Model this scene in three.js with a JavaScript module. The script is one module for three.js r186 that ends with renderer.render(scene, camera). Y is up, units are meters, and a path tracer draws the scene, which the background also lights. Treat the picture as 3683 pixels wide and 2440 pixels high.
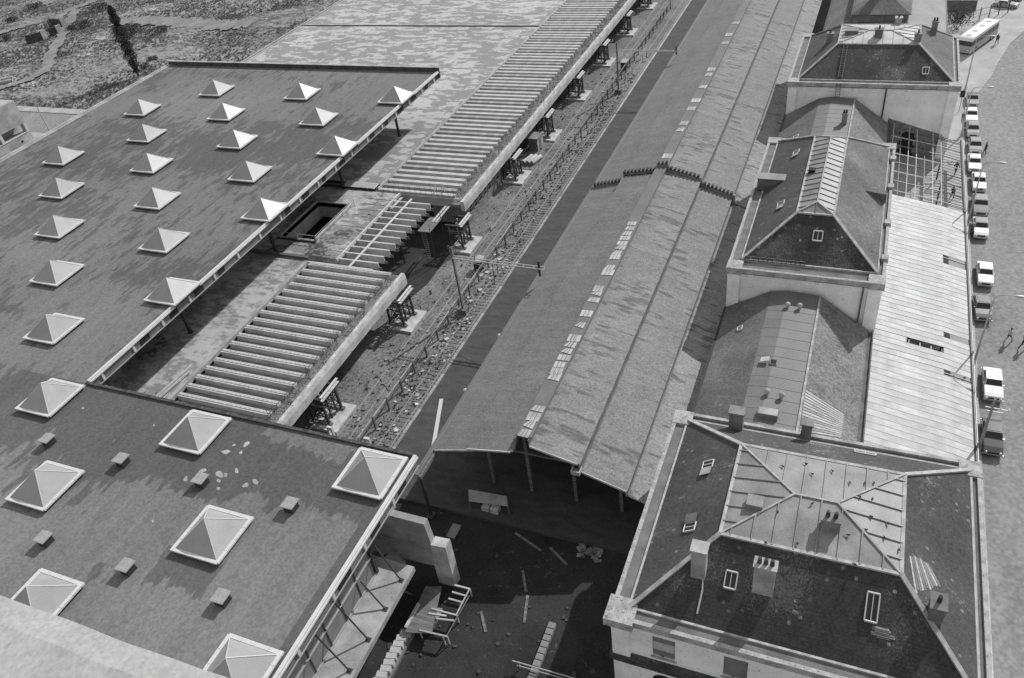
import * as THREE from 'three';
import { mergeGeometries } from 'three/addons/utils/BufferGeometryUtils.js';
import { MarchingCubes } from 'three/addons/objects/MarchingCubes.js';

// ---------- camera, sky, sun, exposure ----------
const scene = new THREE.Scene();
const camera = new THREE.PerspectiveCamera(45.62, 3683 / 2440, 0.1, 4000);
const YAW = 27.32640828 * Math.PI / 180, PITCH = -38.25386401 * Math.PI / 180, ROLL = -8.95210321 * Math.PI / 180, CAMH = 60;
camera.rotation.order = 'YXZ';
camera.rotation.set(PITCH, YAW, ROLL);
camera.position.set(0, CAMH, 0);
camera.updateMatrixWorld(true);
const SUN = new THREE.Vector3(0.5, 1, -1.2).normalize();
{ // neutral clear sky, brighter towards the horizon and round the sun
  const W = 256, H = 128, d = new Float32Array(W * H * 4);
  for (let j = 0; j < H; j++) for (let i = 0; i < W; i++) {
    const el = (j + 0.5) / H * Math.PI - Math.PI / 2, az = (i + 0.5) / W * 2 * Math.PI - Math.PI;
    const v = new THREE.Vector3(Math.cos(el) * Math.cos(az), Math.sin(el), Math.cos(el) * Math.sin(az));
    const up = Math.max(0, v.y), c = Math.max(0, v.dot(SUN));
    let L = 0.375 + 0.19 * Math.pow(1 - up, 3) + 0.2 * Math.pow(c, 8);
    if (v.y < 0) L = 0.2;
    d.set([L, L, L, 1], (j * W + i) * 4);
  }
  const t = new THREE.DataTexture(d, W, H, THREE.RGBAFormat, THREE.FloatType);
  t.mapping = THREE.EquirectangularReflectionMapping; t.magFilter = t.minFilter = THREE.LinearFilter; t.needsUpdate = true;
  scene.background = t; scene.environment = t;
}
const sun = new THREE.DirectionalLight(0xffffff, 2.95);
sun.position.copy(SUN).multiplyScalar(300).add(new THREE.Vector3(-50, 0, -90));
sun.target.position.set(-50, 0, -90);
sun.castShadow = true; sun.shadow.mapSize.set(4096, 4096);
Object.assign(sun.shadow.camera, { left: -190, right: 190, top: 150, bottom: -150, near: 10, far: 700 });
scene.add(sun, sun.target);
const renderer = new THREE.WebGLRenderer({ antialias: true });
renderer.setSize(1024, 678);
renderer.toneMapping = THREE.LinearToneMapping;
renderer.toneMappingExposure = 1.38;
renderer.shadowMap.enabled = true;

// ---------- helpers ----------
let seed = 7;
const rnd = () => { seed = (seed * 1664525 + 1013904223) >>> 0; return seed / 4294967296; };
const rr = (a, b) => a + (b - a) * rnd();
const V = (x, y, z) => new THREE.Vector3(x, y, z);
// a pixel of the photograph gives a direction; the surface it lies on gives the distance
const FOC = 2900;
function dirOf(u, v) { return V((u - 1841.5) / FOC, -(v - 1220) / FOC, -1).applyQuaternion(camera.quaternion); }
function onY(u, v, y) { const d = dirOf(u, v), t = (y - CAMH) / d.y; return V(d.x * t, y, d.z * t); }
function onZ(u, v, z) { const d = dirOf(u, v), t = z / d.z; return V(d.x * t, CAMH + d.y * t, z); }
function onX(u, v, x) { const d = dirOf(u, v), t = x / d.x; return V(x, CAMH + d.y * t, d.z * t); }
function onPlane(u, v, p, n) { const d = dirOf(u, v), t = (n.dot(p) - n.y * CAMH) / n.dot(d); return V(d.x * t, CAMH + d.y * t, d.z * t); }
const C0 = [0, 900, 1800, 2683], R0 = [0, 600, 1200, 1780];
const q = (r, c, u, v) => [C0[c] + u / 2.367, R0[r] + v / 2.367];      // detail sheet -> photograph pixel

const used = {};
function numbered(n) { const k = used[n] = (used[n] ?? -1) + 1; return k ? n + '_' + String(k).padStart(3, '0') : n; }
function uvM(g) {                                                        // texture coordinates in metres, by the way a face points
  if (!g.attributes.normal) g.computeVertexNormals();
  const p = g.attributes.position, n = g.attributes.normal, uv = new Float32Array(p.count * 2);
  for (let i = 0; i < p.count; i++) {
    const ax = Math.abs(n.getX(i)), ay = Math.abs(n.getY(i)), az = Math.abs(n.getZ(i));
    const x = p.getX(i), y = p.getY(i), z = p.getZ(i);
    if (ay >= ax * 0.8 && ay >= az * 0.8) { uv[2 * i] = x; uv[2 * i + 1] = z; }
    else if (ax > az) { uv[2 * i] = z; uv[2 * i + 1] = y; }
    else { uv[2 * i] = x; uv[2 * i + 1] = y; }
  }
  g.setAttribute('uv', new THREE.BufferAttribute(uv, 2));
  return g;
}
function clean(g) { let h = g.index ? g.toNonIndexed() : g; if (!h.attributes.normal) h.computeVertexNormals(); for (const k of Object.keys(h.attributes)) if (!['position', 'normal', 'uv'].includes(k)) h.deleteAttribute(k); return uvM(h); }
function join(gs) { gs = (Array.isArray(gs) ? gs : [gs]).map(clean); return gs.length > 1 ? mergeGeometries(gs) : gs[0]; }
const rootPos = o => { while (o.parent && o.parent !== scene) o = o.parent; return o.position; };
function mesh(name, gs, m, parent) {                                     // geometry in place metres; parent = the thing it belongs to
  const g = join(gs), o = new THREE.Mesh(g, m);
  o.name = parent ? name : numbered(name); o.castShadow = o.receiveShadow = true;
  if (parent) { const b = rootPos(parent); g.translate(-b.x, -b.y, -b.z); parent.add(o); } else scene.add(o);
  return o;
}
function same(name, geo, m, parent, pos, rotY = 0) {                      // one more piece sharing a geometry, at a place relative to its thing
  const o = new THREE.Mesh(geo, m); o.name = name; o.castShadow = o.receiveShadow = true; o.position.copy(pos); o.rotation.y = rotY; parent.add(o); return o;
}
function thing(name, label, category, pos = [0, 0, 0], group) {
  const o = new THREE.Group(); o.name = numbered(name); o.position.set(...pos); o.userData = { label, category };
  if (group) o.userData.group = group; scene.add(o); return o;
}
function tag(o, label, category, group) { o.userData.label = label; o.userData.category = category; if (group) o.userData.group = group; return o; }
function struct(name, gs, m) { const o = mesh(name, gs, m); o.userData.kind = 'structure'; return o; }
function stuff(name, gs, m, parent, label, category) { const o = mesh(name, gs, m, parent); o.userData.kind = 'stuff'; if (!parent) { o.userData.label = label; o.userData.category = category; } return o; }
function copyOf(root, pos, turn, label, group) {
  const c = root.clone(); c.name = numbered(root.name.replace(/_\d{3}$/, '')); c.position.set(...pos); c.rotation.y = turn; c.userData = { ...root.userData };
  if (label) c.userData.label = label; if (group) c.userData.group = group; scene.add(c); return c;
}
// geometry
function box(x0, x1, y0, y1, z0, z1) { const g = new THREE.BoxGeometry(Math.abs(x1 - x0), Math.abs(y1 - y0), Math.abs(z1 - z0)); g.translate((x0 + x1) / 2, (y0 + y1) / 2, (z0 + z1) / 2); return g; }
function fromTris(pts) { const g = new THREE.BufferGeometry(); const a = new Float32Array(pts.length * 3); pts.forEach((p, i) => a.set([p.x, p.y, p.z], i * 3)); g.setAttribute('position', new THREE.BufferAttribute(a, 3)); g.computeVertexNormals(); return g; }
function bar(a, b, w, h = w) {                                           // square bar between two points
  const d = b.clone().sub(a), L = d.length(), g = new THREE.BoxGeometry(w, h, L);
  const m = new THREE.Matrix4().lookAt(a, b, Math.abs(d.y) > 0.999 * L ? V(1, 0, 0) : V(0, 1, 0)); g.applyMatrix4(m); const c = a.clone().add(b).multiplyScalar(0.5); g.translate(c.x, c.y, c.z); return g;
}
function rod(a, b, r, r2 = r, n = 8) {
  const d = b.clone().sub(a), g = new THREE.CylinderGeometry(r2, r, d.length(), n);
  g.applyQuaternion(new THREE.Quaternion().setFromUnitVectors(V(0, 1, 0), d.clone().normalize())); const c = a.clone().add(b).multiplyScalar(0.5); g.translate(c.x, c.y, c.z); return g;
}
function plate(ps, t) {                                                   // flat polygon (3 or 4 points, seen from outside counter-clockwise) with thickness t below it
  const n = ps[1].clone().sub(ps[0]).cross(ps[ps.length - 1].clone().sub(ps[0])).normalize(), lo = ps.map(p => p.clone().addScaledVector(n, -t)), T = [];
  for (let i = 1; i + 1 < ps.length; i++) { T.push(ps[0], ps[i], ps[i + 1]); T.push(lo[0], lo[i + 1], lo[i]); }
  for (let i = 0; i < ps.length; i++) { const j = (i + 1) % ps.length; T.push(ps[i], lo[i], lo[j], ps[i], lo[j], ps[j]); }
  return fromTris(T);
}
function prism(pr, z0, z1) {                                              // closed profile in x,y carried along z
  const s = new THREE.Shape(pr.map(p => new THREE.Vector2(p[0], p[1]))); const g = new THREE.ExtrudeGeometry(s, { depth: Math.abs(z1 - z0), bevelEnabled: false }); g.translate(0, 0, Math.min(z0, z1)); return g;
}
// ---------- procedural surfaces ----------
function lattice(s, n, m) { const a = new Float32Array(n * m); let k = (s * 2654435761) >>> 0; for (let i = 0; i < a.length; i++) { k = (k * 1664525 + 1013904223) >>> 0; a[i] = k / 4294967296; } return a; }
function layer(N, s, fx, fy, oct) {                                       // tileable layered noise, about -1..1
  const o = new Float32Array(N * N); let amp = 1, tot = 0;
  for (let k = 0; k < oct; k++) {
    const L = lattice(s + k * 17, fx, fy);
    for (let j = 0; j < N; j++) {
      const y = j / N * fy, y0 = Math.floor(y), ty = y - y0, sy = ty * ty * (3 - 2 * ty), r0 = (y0 % fy) * fx, r1 = ((y0 + 1) % fy) * fx;
      for (let i = 0; i < N; i++) {
        const x = i / N * fx, x0 = Math.floor(x), tx = x - x0, sx = tx * tx * (3 - 2 * tx), c0 = x0 % fx, c1 = (x0 + 1) % fx;
        const a = L[r0 + c0] + (L[r0 + c1] - L[r0 + c0]) * sx, b = L[r1 + c0] + (L[r1 + c1] - L[r1 + c0]) * sx;
        o[j * N + i] += amp * (a + (b - a) * sy - 0.5) * 2;
      }
    }
    tot += amp; amp *= 0.55; fx *= 2; fy *= 2;
  }
  for (let i = 0; i < o.length; i++) o[i] /= tot;
  return o;
}
const sm = (a, b, x) => { const t = Math.min(1, Math.max(0, (x - a) / (b - a))); return t * t * (3 - 2 * t); };
function albedoTex(N, metres, fn, metresY) {
  const d = new Uint8Array(N * N * 4);
  for (let i = 0; i < N * N; i++) {
    const v = Math.min(0.95, Math.max(0.004, fn(i, i % N, (i / N) | 0)));
    const s = v <= 0.0031308 ? v * 12.92 : 1.055 * Math.pow(v, 1 / 2.4) - 0.055, b = Math.round(s * 255);
    d[i * 4] = d[i * 4 + 1] = d[i * 4 + 2] = b; d[i * 4 + 3] = 255;
  }
  const t = new THREE.DataTexture(d, N, N, THREE.RGBAFormat); t.colorSpace = THREE.SRGBColorSpace; t.wrapS = t.wrapT = THREE.RepeatWrapping;
  t.magFilter = THREE.LinearFilter; t.minFilter = THREE.LinearMipmapLinearFilter; t.generateMipmaps = true; t.repeat.set(1 / metres, 1 / (metresY ?? metres)); t.needsUpdate = true; return t;
}
function S(N, metres, fn, opt = {}) { const t = albedoTex(N, metres, fn, opt.my); const m = new THREE.MeshStandardMaterial({ map: t, roughness: opt.r ?? 0.9, metalness: opt.metal ?? 0, side: THREE.DoubleSide }); if (opt.bump) { m.bumpMap = t; m.bumpScale = opt.bump; } return m; }
function mottled(s, base, o = {}) {                                       // base colour with coarse blotches, fine grain and specks
  const N = o.N ?? 512, m = o.m ?? 8, A = layer(N, s, o.fx ?? 5, o.fy ?? 5, 5), B = layer(N, s + 100, 128, 128, 2), D = layer(N, s + 200, 24, 24, 3);
  const a = o.a ?? 0.25, b = o.b ?? 0.25, th = o.spot ?? 0, sp = o.spotTo ?? 2;
  return S(N, m, i => { let v = base * (1 + a * A[i] * 1.6 + b * B[i]); if (th) v *= 1 + (sp - 1) * sm(th, th + 0.08, D[i]); return v; }, o);
}
const P = (c, r = 0.8, metal = 0) => new THREE.MeshStandardMaterial({ color: new THREE.Color().setRGB(c, c, c), roughness: r, metalness: metal, side: THREE.DoubleSide });
const M = {};
M.concrete = mottled(1, 0.33, { m: 6, a: 0.3 });
M.concreteLight = mottled(2, 0.46, { m: 5, a: 0.3, spot: 0.35, spotTo: 0.75 });
M.concreteDark = mottled(3, 0.13, { m: 6, a: 0.35 });
M.rough = mottled(4, 0.34, { m: 0.8, fx: 9, fy: 9, a: 0.12, b: 0.2, spot: 0.5, spotTo: 0.75, bump: 0.004 });
M.wall = mottled(5, 0.86, { m: 7, a: 0.12, b: 0.16, spot: 0.5, spotTo: 0.8 });
M.stone = mottled(6, 0.34, { m: 3, a: 0.35, b: 0.25, spot: 0.36, spotTo: 0.5 });
M.soot = mottled(7, 0.05, { m: 3, a: 0.6, b: 0.3, spot: 0.4, spotTo: 3 });
M.ashlar = mottled(8, 0.2, { m: 4, a: 0.3, b: 0.25 });
M.asphalt = mottled(9, 0.205, { N: 1024, m: 37, fx: 11, fy: 4, a: 0.15, b: 0.34, spot: 0.62, spotTo: 1.35 });
M.paving = mottled(10, 0.34, { m: 9, a: 0.16, b: 0.2 });
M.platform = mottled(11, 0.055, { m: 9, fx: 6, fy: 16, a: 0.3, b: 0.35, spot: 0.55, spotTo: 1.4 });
M.iron = P(0.035, 0.6); M.ironLight = P(0.16, 0.5, 0.3); M.galv = P(0.38, 0.5, 0.2); M.white = P(0.5, 0.6); M.black = P(0.012, 0.9); M.dark = P(0.03, 0.8);
M.wood = mottled(12, 0.4, { m: 3, fx: 2, fy: 20, a: 0.3 }); M.woodDark = mottled(13, 0.14, { m: 3, fx: 2, fy: 20, a: 0.4 });
M.zincLine = mottled(14, 0.36, { m: 2, a: 0.3 });
M.glassDark = new THREE.MeshStandardMaterial({ color: new THREE.Color().setRGB(0.02, 0.02, 0.02), roughness: 0.12 });
M.pane = new THREE.MeshPhysicalMaterial({ color: new THREE.Color().setRGB(0.8, 0.8, 0.8), roughness: 0.08, transmission: 1, thickness: 0 });
// flat roof felt: large damp patches with ragged edges drawn out along the fall
{
  const N = 1536, A = layer(N, 31, 9, 7, 6), E2 = layer(N, 32, 100, 34, 4), B = layer(N, 33, 700, 700, 1), D = layer(N, 34, 5, 5, 3), F = layer(N, 36, 160, 12, 2), G = layer(N, 37, 220, 70, 3), Bd = layer(N, 38, 4, 11, 4);
  M.felt = S(N, 100, (i, x, y) => { const wx = x / N * 100 - 100, wz = y / N * 100 - 100; let a0 = 0.75 * Bd[i] + 0.3 * A[i] - 0.1, cr = 0.5;
    if (wz > -37.4 && wx > -76 && wx < -29) { cr = 0.9;                          // damp and dry areas as they lie on the near roof
      a0 = wx > -54 ? (-28.3 - (wx + 53) * 0.07 - wz) / 2.6 + 0.5 * A[i] : (-25.8 - wz) / 9 + 0.6 * A[i];
      if (wx > -47 && wx < -34) a0 = Math.min(a0, Math.max((wz + 35.6 - 0.09 * (wx + 40)) / 1.5, (Math.abs(wx + 40.2) - 4.6) / 1.5)); if (wx > -45 && wx < -38.6 && wz > -23.9 && wz < -18) a0 = Math.min((-20.9 - wz) / 2.2, (2.7 - Math.abs(wx + 41.75)) / 1.2); if (wx > -30.9) a0 = 0.8; if (wx < -46 && wz > -21) a0 = -0.35 + 0.8 * A[i]; }
    const k = a0 + 0.5 * E2[i] + 0.55 * G[i], p = cr * sm(-0.02, 0.05, k) + (1 - cr) * sm(-0.25, 0.3, k), w = sm(0.2, 0.5, D[i] + 0.3 * E2[i]), sx = (x / N * 100) % 1.02, sy = (y / N * 100 + 3.1 * Math.floor(x / N * 98)) % 7.5, seam = sx < 0.09 || sy < 0.09 ? 0.93 : 1; return 0.142 * seam * (1 + 0.24 * B[i] + 0.12 * F[i] + 0.14 * D[i]) * (1 - 0.42 * p) * (1 + 0.1 * w); }, { r: 0.85 });
}
{ // fresh concrete deck: pale dry islands on darker damp concrete
  const N = 1024, A = layer(N, 41, 25, 62, 4), E2 = layer(N, 42, 90, 90, 3), B = layer(N, 43, 480, 480, 1), D = layer(N, 44, 4, 4, 3);
  M.deck = S(N, 60, i => { const p = sm(-0.08, 0.2, A[i] + 0.45 * E2[i] + 0.25 * D[i]); return (0.225 + 0.18 * p) * (1 + 0.14 * B[i] + 0.12 * D[i]); });
  M.deckDamp = S(N, 34, i => { const p = sm(-0.35, 0.25, A[i] * 0.8 + 0.35 * E2[i] + 0.5 * D[i]), k = sm(0.3, 0.5, -D[i] + 0.3 * E2[i] + 0.2 * A[i]); return (0.2 + 0.2 * p) * (1 + 0.14 * B[i]) * (1 - 0.8 * k); });
}
{ // dug-over ground along the tracks
  const N = 1024, A = layer(N, 51, 10, 10, 6), B = layer(N, 52, 300, 300, 2), D = layer(N, 53, 120, 120, 2), F = layer(N, 54, 20, 20, 4);
  M.dirt = S(N, 40, i => 0.155 * (1 + 0.6 * A[i] + 0.65 * B[i]) * (1 - 0.4 * sm(0.3, 0.5, D[i])) * (1 + 0.9 * sm(0.5, 0.62, D[i] * 0.6 + 0.5 * F[i])), { bump: 0.12, r: 1 });
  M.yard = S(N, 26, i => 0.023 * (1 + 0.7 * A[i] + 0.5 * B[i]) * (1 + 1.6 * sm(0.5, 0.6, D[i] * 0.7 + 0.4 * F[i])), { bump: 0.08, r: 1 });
}
{ // waste ground: dry grass, dark scrub, bare paths
  const N = 1536, A = layer(N, 61, 7, 12, 7), B = layer(N, 62, 400, 400, 1), D = layer(N, 63, 90, 150, 3), F = layer(N, 64, 5, 9, 4);
  M.field = S(N, 150, i => { const g = sm(-0.1, 0.25, A[i] + 0.35 * D[i]), b = sm(0.14, 0.26, F[i] + 0.25 * D[i]); return (0.14 + 0.06 * g) * (1 + 0.6 * B[i] + 0.7 * D[i]) * (1 - b) + b * 0.2 * (1 + 0.4 * B[i] + 0.4 * D[i]); }, { bump: 0.25, r: 1 });
}
// roofing slate: courses and odd pale or missing slates
function slate(s, base, pale, o = {}) {
  const N = 1024, A = layer(N, s, 6, 6, 5), L = lattice(s + 9, 96, 96), K = lattice(s + 10, 96, 96), D = layer(N, s + 5, 5, 5, 3), B = layer(N, s + 6, 300, 300, 1);
  return S(N, 20, (i, x, y) => { const cx = Math.floor(x / N * 95.99), cy = Math.floor(y / N * 95.99), k = L[cy * 96 + cx], odd = K[cy * 96 + cx]; const edge = (y / N * 96) % 1 < 0.2 ? 0.82 : 1;
    return base * (1 + 0.3 * (k - 0.5) + 0.4 * A[i] + 0.3 * B[i]) * edge * (odd > 0.99 - 0.05 * Math.max(0, D[i]) ? 1 + (pale - 1) * (0.4 + 0.6 * k) : 1) * (1 + (o.moss ?? 0.9) * sm(0.2, 0.5, A[i] * 0.8 + D[i] * 0.6 + 0.3 * B[i])); }, { r: o.r ?? 0.95 });
}
M.slate = slate(71, 0.066, 2.6); M.slateOld = slate(72, 0.042, 4.2); M.slateFine = slate(73, 0.135, 1.4, { moss: 0.15 });
{ // old tiles, lichen-mottled
  const N = 512, A = layer(N, 75, 8, 8, 4), B = layer(N, 76, 90, 90, 2);
  M.tile = S(N, 12, i => 0.165 * (1 + 0.3 * A[i] + 0.6 * B[i]), { r: 0.95 });
}
// long shed roof: felted boards with dirt running down the slope (across the building)
function shedSkin(s, base, run) {
  const N = 1024, A = layer(N, s, 13, 84, 5), B = layer(N, s + 1, 400, 400, 1), D = layer(N, s + 2, 12, 7, 5), F = layer(N, s + 3, 40, 110, 3), Ls = lattice(s + 4, 40, 1);
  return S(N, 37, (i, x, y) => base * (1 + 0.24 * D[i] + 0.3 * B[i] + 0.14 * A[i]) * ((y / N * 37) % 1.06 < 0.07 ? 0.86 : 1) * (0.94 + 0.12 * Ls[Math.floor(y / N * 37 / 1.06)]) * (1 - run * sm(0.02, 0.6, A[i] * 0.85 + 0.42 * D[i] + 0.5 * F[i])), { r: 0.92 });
}
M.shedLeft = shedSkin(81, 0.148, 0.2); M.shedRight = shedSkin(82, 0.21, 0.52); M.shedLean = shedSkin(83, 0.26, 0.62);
{ // zinc sheet
  const N = 512, A = layer(N, 85, 6, 6, 5), B = layer(N, 86, 200, 200, 1);
  M.zinc = S(N, 8, i => 0.205 * (1 + 0.5 * A[i] + 0.22 * B[i]), { r: 0.55 });
  M.zincDark = S(N, 9, i => 0.135 * (1 + 0.22 * A[i] + 0.18 * B[i]), { r: 0.6 });
  M.sheet = [0, 1, 2].map(k => S(256, 6, i => (0.31 + 0.07 * k) * (1 + 0.4 * A[(i * 2 + k * 900) % (N * N)] + 0.12 * B[i]), { r: 0.58 + 0.06 * k }));
}
M.dome = mottled(15, 0.3, { m: 6, a: 0.06, b: 0.1, r: 0.45 });
M.frame = mottled(16, 0.55, { m: 2, a: 0.1, b: 0.1, r: 0.6 });
M.panelGrey = mottled(17, 0.17, { m: 4, a: 0.2, b: 0.15, r: 0.5 });
M.trough = mottled(18, 0.2, { m: 5, a: 0.35, b: 0.2 });
M.beam = mottled(19, 0.4, { m: 3, fx: 3, fy: 12, a: 0.25, b: 0.35 });
M.rebarTop = mottled(20, 0.38, { m: 1.2, fx: 12, fy: 6, a: 0.55, b: 0.4 });
M.zincPale = mottled(21, 0.36, { m: 5, a: 0.25, r: 0.6 }); M.slatePale = mottled(22, 0.27, { m: 9, a: 0.12, b: 0.35 });
M.leafDark = P(0.045, 1); M.leafMid = P(0.1, 1);
M.domes = [M.dome, mottled(23, 0.28, { m: 5, a: 0.1, b: 0.12, r: 0.5 }), mottled(24, 0.32, { m: 7, a: 0.12, b: 0.12, r: 0.4 })];
M.path = mottled(25, 0.2, { m: 11, a: 0.25, b: 0.45, spot: 0.45, spotTo: 0.7, r: 1 });
M.clod = mottled(26, 0.05, { m: 2, a: 0.4, b: 0.4 });
// ================= SETTING =================
function slabXZ(pts, y0, y1) { const s = new THREE.Shape(pts.map(p => new THREE.Vector2(p[0], -p[1]))); const g = new THREE.ExtrudeGeometry(s, { depth: y1 - y0, bevelEnabled: false }); g.rotateX(-Math.PI / 2); g.translate(0, y0, 0); return g; }
function sheetXZ(pts, y) { const s = new THREE.Shape(pts.map(p => new THREE.Vector2(p[0], -p[1]))); const g = new THREE.ShapeGeometry(s); g.rotateX(-Math.PI / 2); g.translate(0, y, 0); return g; }
struct('ground', sheetXZ([[-2500, 1500], [2500, 1500], [2500, -2500], [-2500, -2500]], -0.06), M.dirt);
{ // waste ground with low hummocks
  const g = new THREE.PlaneGeometry(420, 330, 210, 165); g.rotateX(-Math.PI / 2); g.translate(-336.5, -0.02, -258);
  const p = g.attributes.position; const bump = (x, z) => 0.12 * Math.sin(x * 0.21 + 1.3 * Math.sin(z * 0.13)) + 0.1 * Math.sin(z * 0.27 + x * 0.08) + 0.2 * Math.max(0, Math.sin(x * 0.06 + z * 0.045));
  for (let i = 0; i < p.count; i++) { const x = p.getX(i), z = p.getZ(i), e = Math.min(1, Math.max(0, (-x - 128) / 6)) * Math.min(1, Math.max(0, (-94 - z + 0) / 4)); p.setY(i, -0.02 + Math.max(0, bump(x, z)) * e * sm(0, 6, -122 - z)); }
  g.computeVertexNormals(); struct('field', g, M.field);
}
struct('trackbed', sheetXZ([[-76, -30], [-40.2, -30], [-40.2, -320], [-76, -320]], 0), M.dirt);
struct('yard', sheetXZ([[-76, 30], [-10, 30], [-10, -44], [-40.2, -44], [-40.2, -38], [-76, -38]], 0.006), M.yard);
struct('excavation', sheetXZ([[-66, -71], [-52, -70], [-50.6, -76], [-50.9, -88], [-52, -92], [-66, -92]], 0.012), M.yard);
struct('street', sheetXZ([[13, 80], [300, 80], [300, -400], [13, -400]], -0.01), M.asphalt);
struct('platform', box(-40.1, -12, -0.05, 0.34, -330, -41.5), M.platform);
{ // kerb stones of the platform edge, one by one for the near stretch
  const far = struct('platform_edge', box(-40.36, -40.02, 0, 0.4, -330, -131), M.concrete); const g = box(-0.17, 0.17, 0, 0.41, -0.97, 0.97); uvM(g);
  for (let i = 0; i < 45; i++) same('kerb_stone', g, i % 3 ? M.concrete : M.ashlar, far, V(-40.19 + rr(-0.02, 0.02), rr(-0.02, 0.01), -42.6 - i * 1.98));
}
struct('pavement', slabXZ([[4, -49.5], [14.5, -49.5], [14.5, -136], [15.3, -140], [17.3, -146], [19.3, -152.4], [20.4, -158], [22.9, -168], [25.8, -175], [31, -187], [42, -210], [4, -210]], -0.02, 0.11), M.paving);
{ // kerb of the pavement, stone by stone along the parking row
  const k = struct('kerb', box(14.5, 14.72, -0.02, 0.125, -49.5, -18), M.concreteLight); const g = box(-0.11, 0.11, 0, 0.13, -0.74, 0.74); uvM(g);
  for (let i = 0; i < 57; i++) same('kerb_stone', g, M.concreteLight, k, V(14.61, rr(-0.01, 0.004), -50.3 - i * 1.5));
}
struct('footway', sheetXZ([[11.5, -18], [14.5, -18], [14.5, -49.4], [11.5, -49.4]], 0.1), M.paving);
// side road and its footways beyond the hall
struct('side_road', sheetXZ([[-240, -109.6], [-128, -109.6], [-128, -119.2], [-240, -119.2]], 0.03), M.asphalt);
struct('side_footway', slabXZ([[-240, -119.2], [-128, -119.2], [-128, -121.6], [-240, -121.6]], -0.05, 0.16), M.paving);
struct('side_footway', slabXZ([[-240, -104], [-128, -104], [-128, -109.6], [-240, -109.6]], -0.05, 0.16), M.paving);

// ---- rails ----
function rails(xs, z0, z1, label, buried) {
  const t = thing('railway_track', label, 'track', [xs[0], 0, (z0 + z1) / 2], 'tracks beside the platform');
  for (const x of xs) mesh('rail', [box(x - 0.035, x + 0.035, 0.02, buried ? 0.07 : 0.15, z0, z1), box(x - 0.07, x + 0.07, 0.0, 0.03, z0, z1)], M.ironRail, t);
  if (!buried) { const g = uvM(box(-1.15, 1.15, -0.03, 0.05, -0.12, 0.12)); for (let i = 0; i < 150; i++) same('sleeper', g, i % 4 ? M.woodDark : M.concreteDark, t, V((xs[1] - xs[0]) / 2 + rr(-0.05, 0.05), rr(-0.01, 0.01), (z1 - z0) / 2 - 0.6 - i * 0.66 - (z0 + z1) / 2 + (z0 + z1) / 2)); }
  return t;
}
M.ironRail = P(0.3, 0.5, 0.1);
rails([-42.3, -40.86], -330, -37, 'single railway track with worn rails along the dark platform edge');
rails([-47.45, -46.0], -330, -34, 'half buried pair of rails in the dug-over ground left of the wire fence', true);

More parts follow.
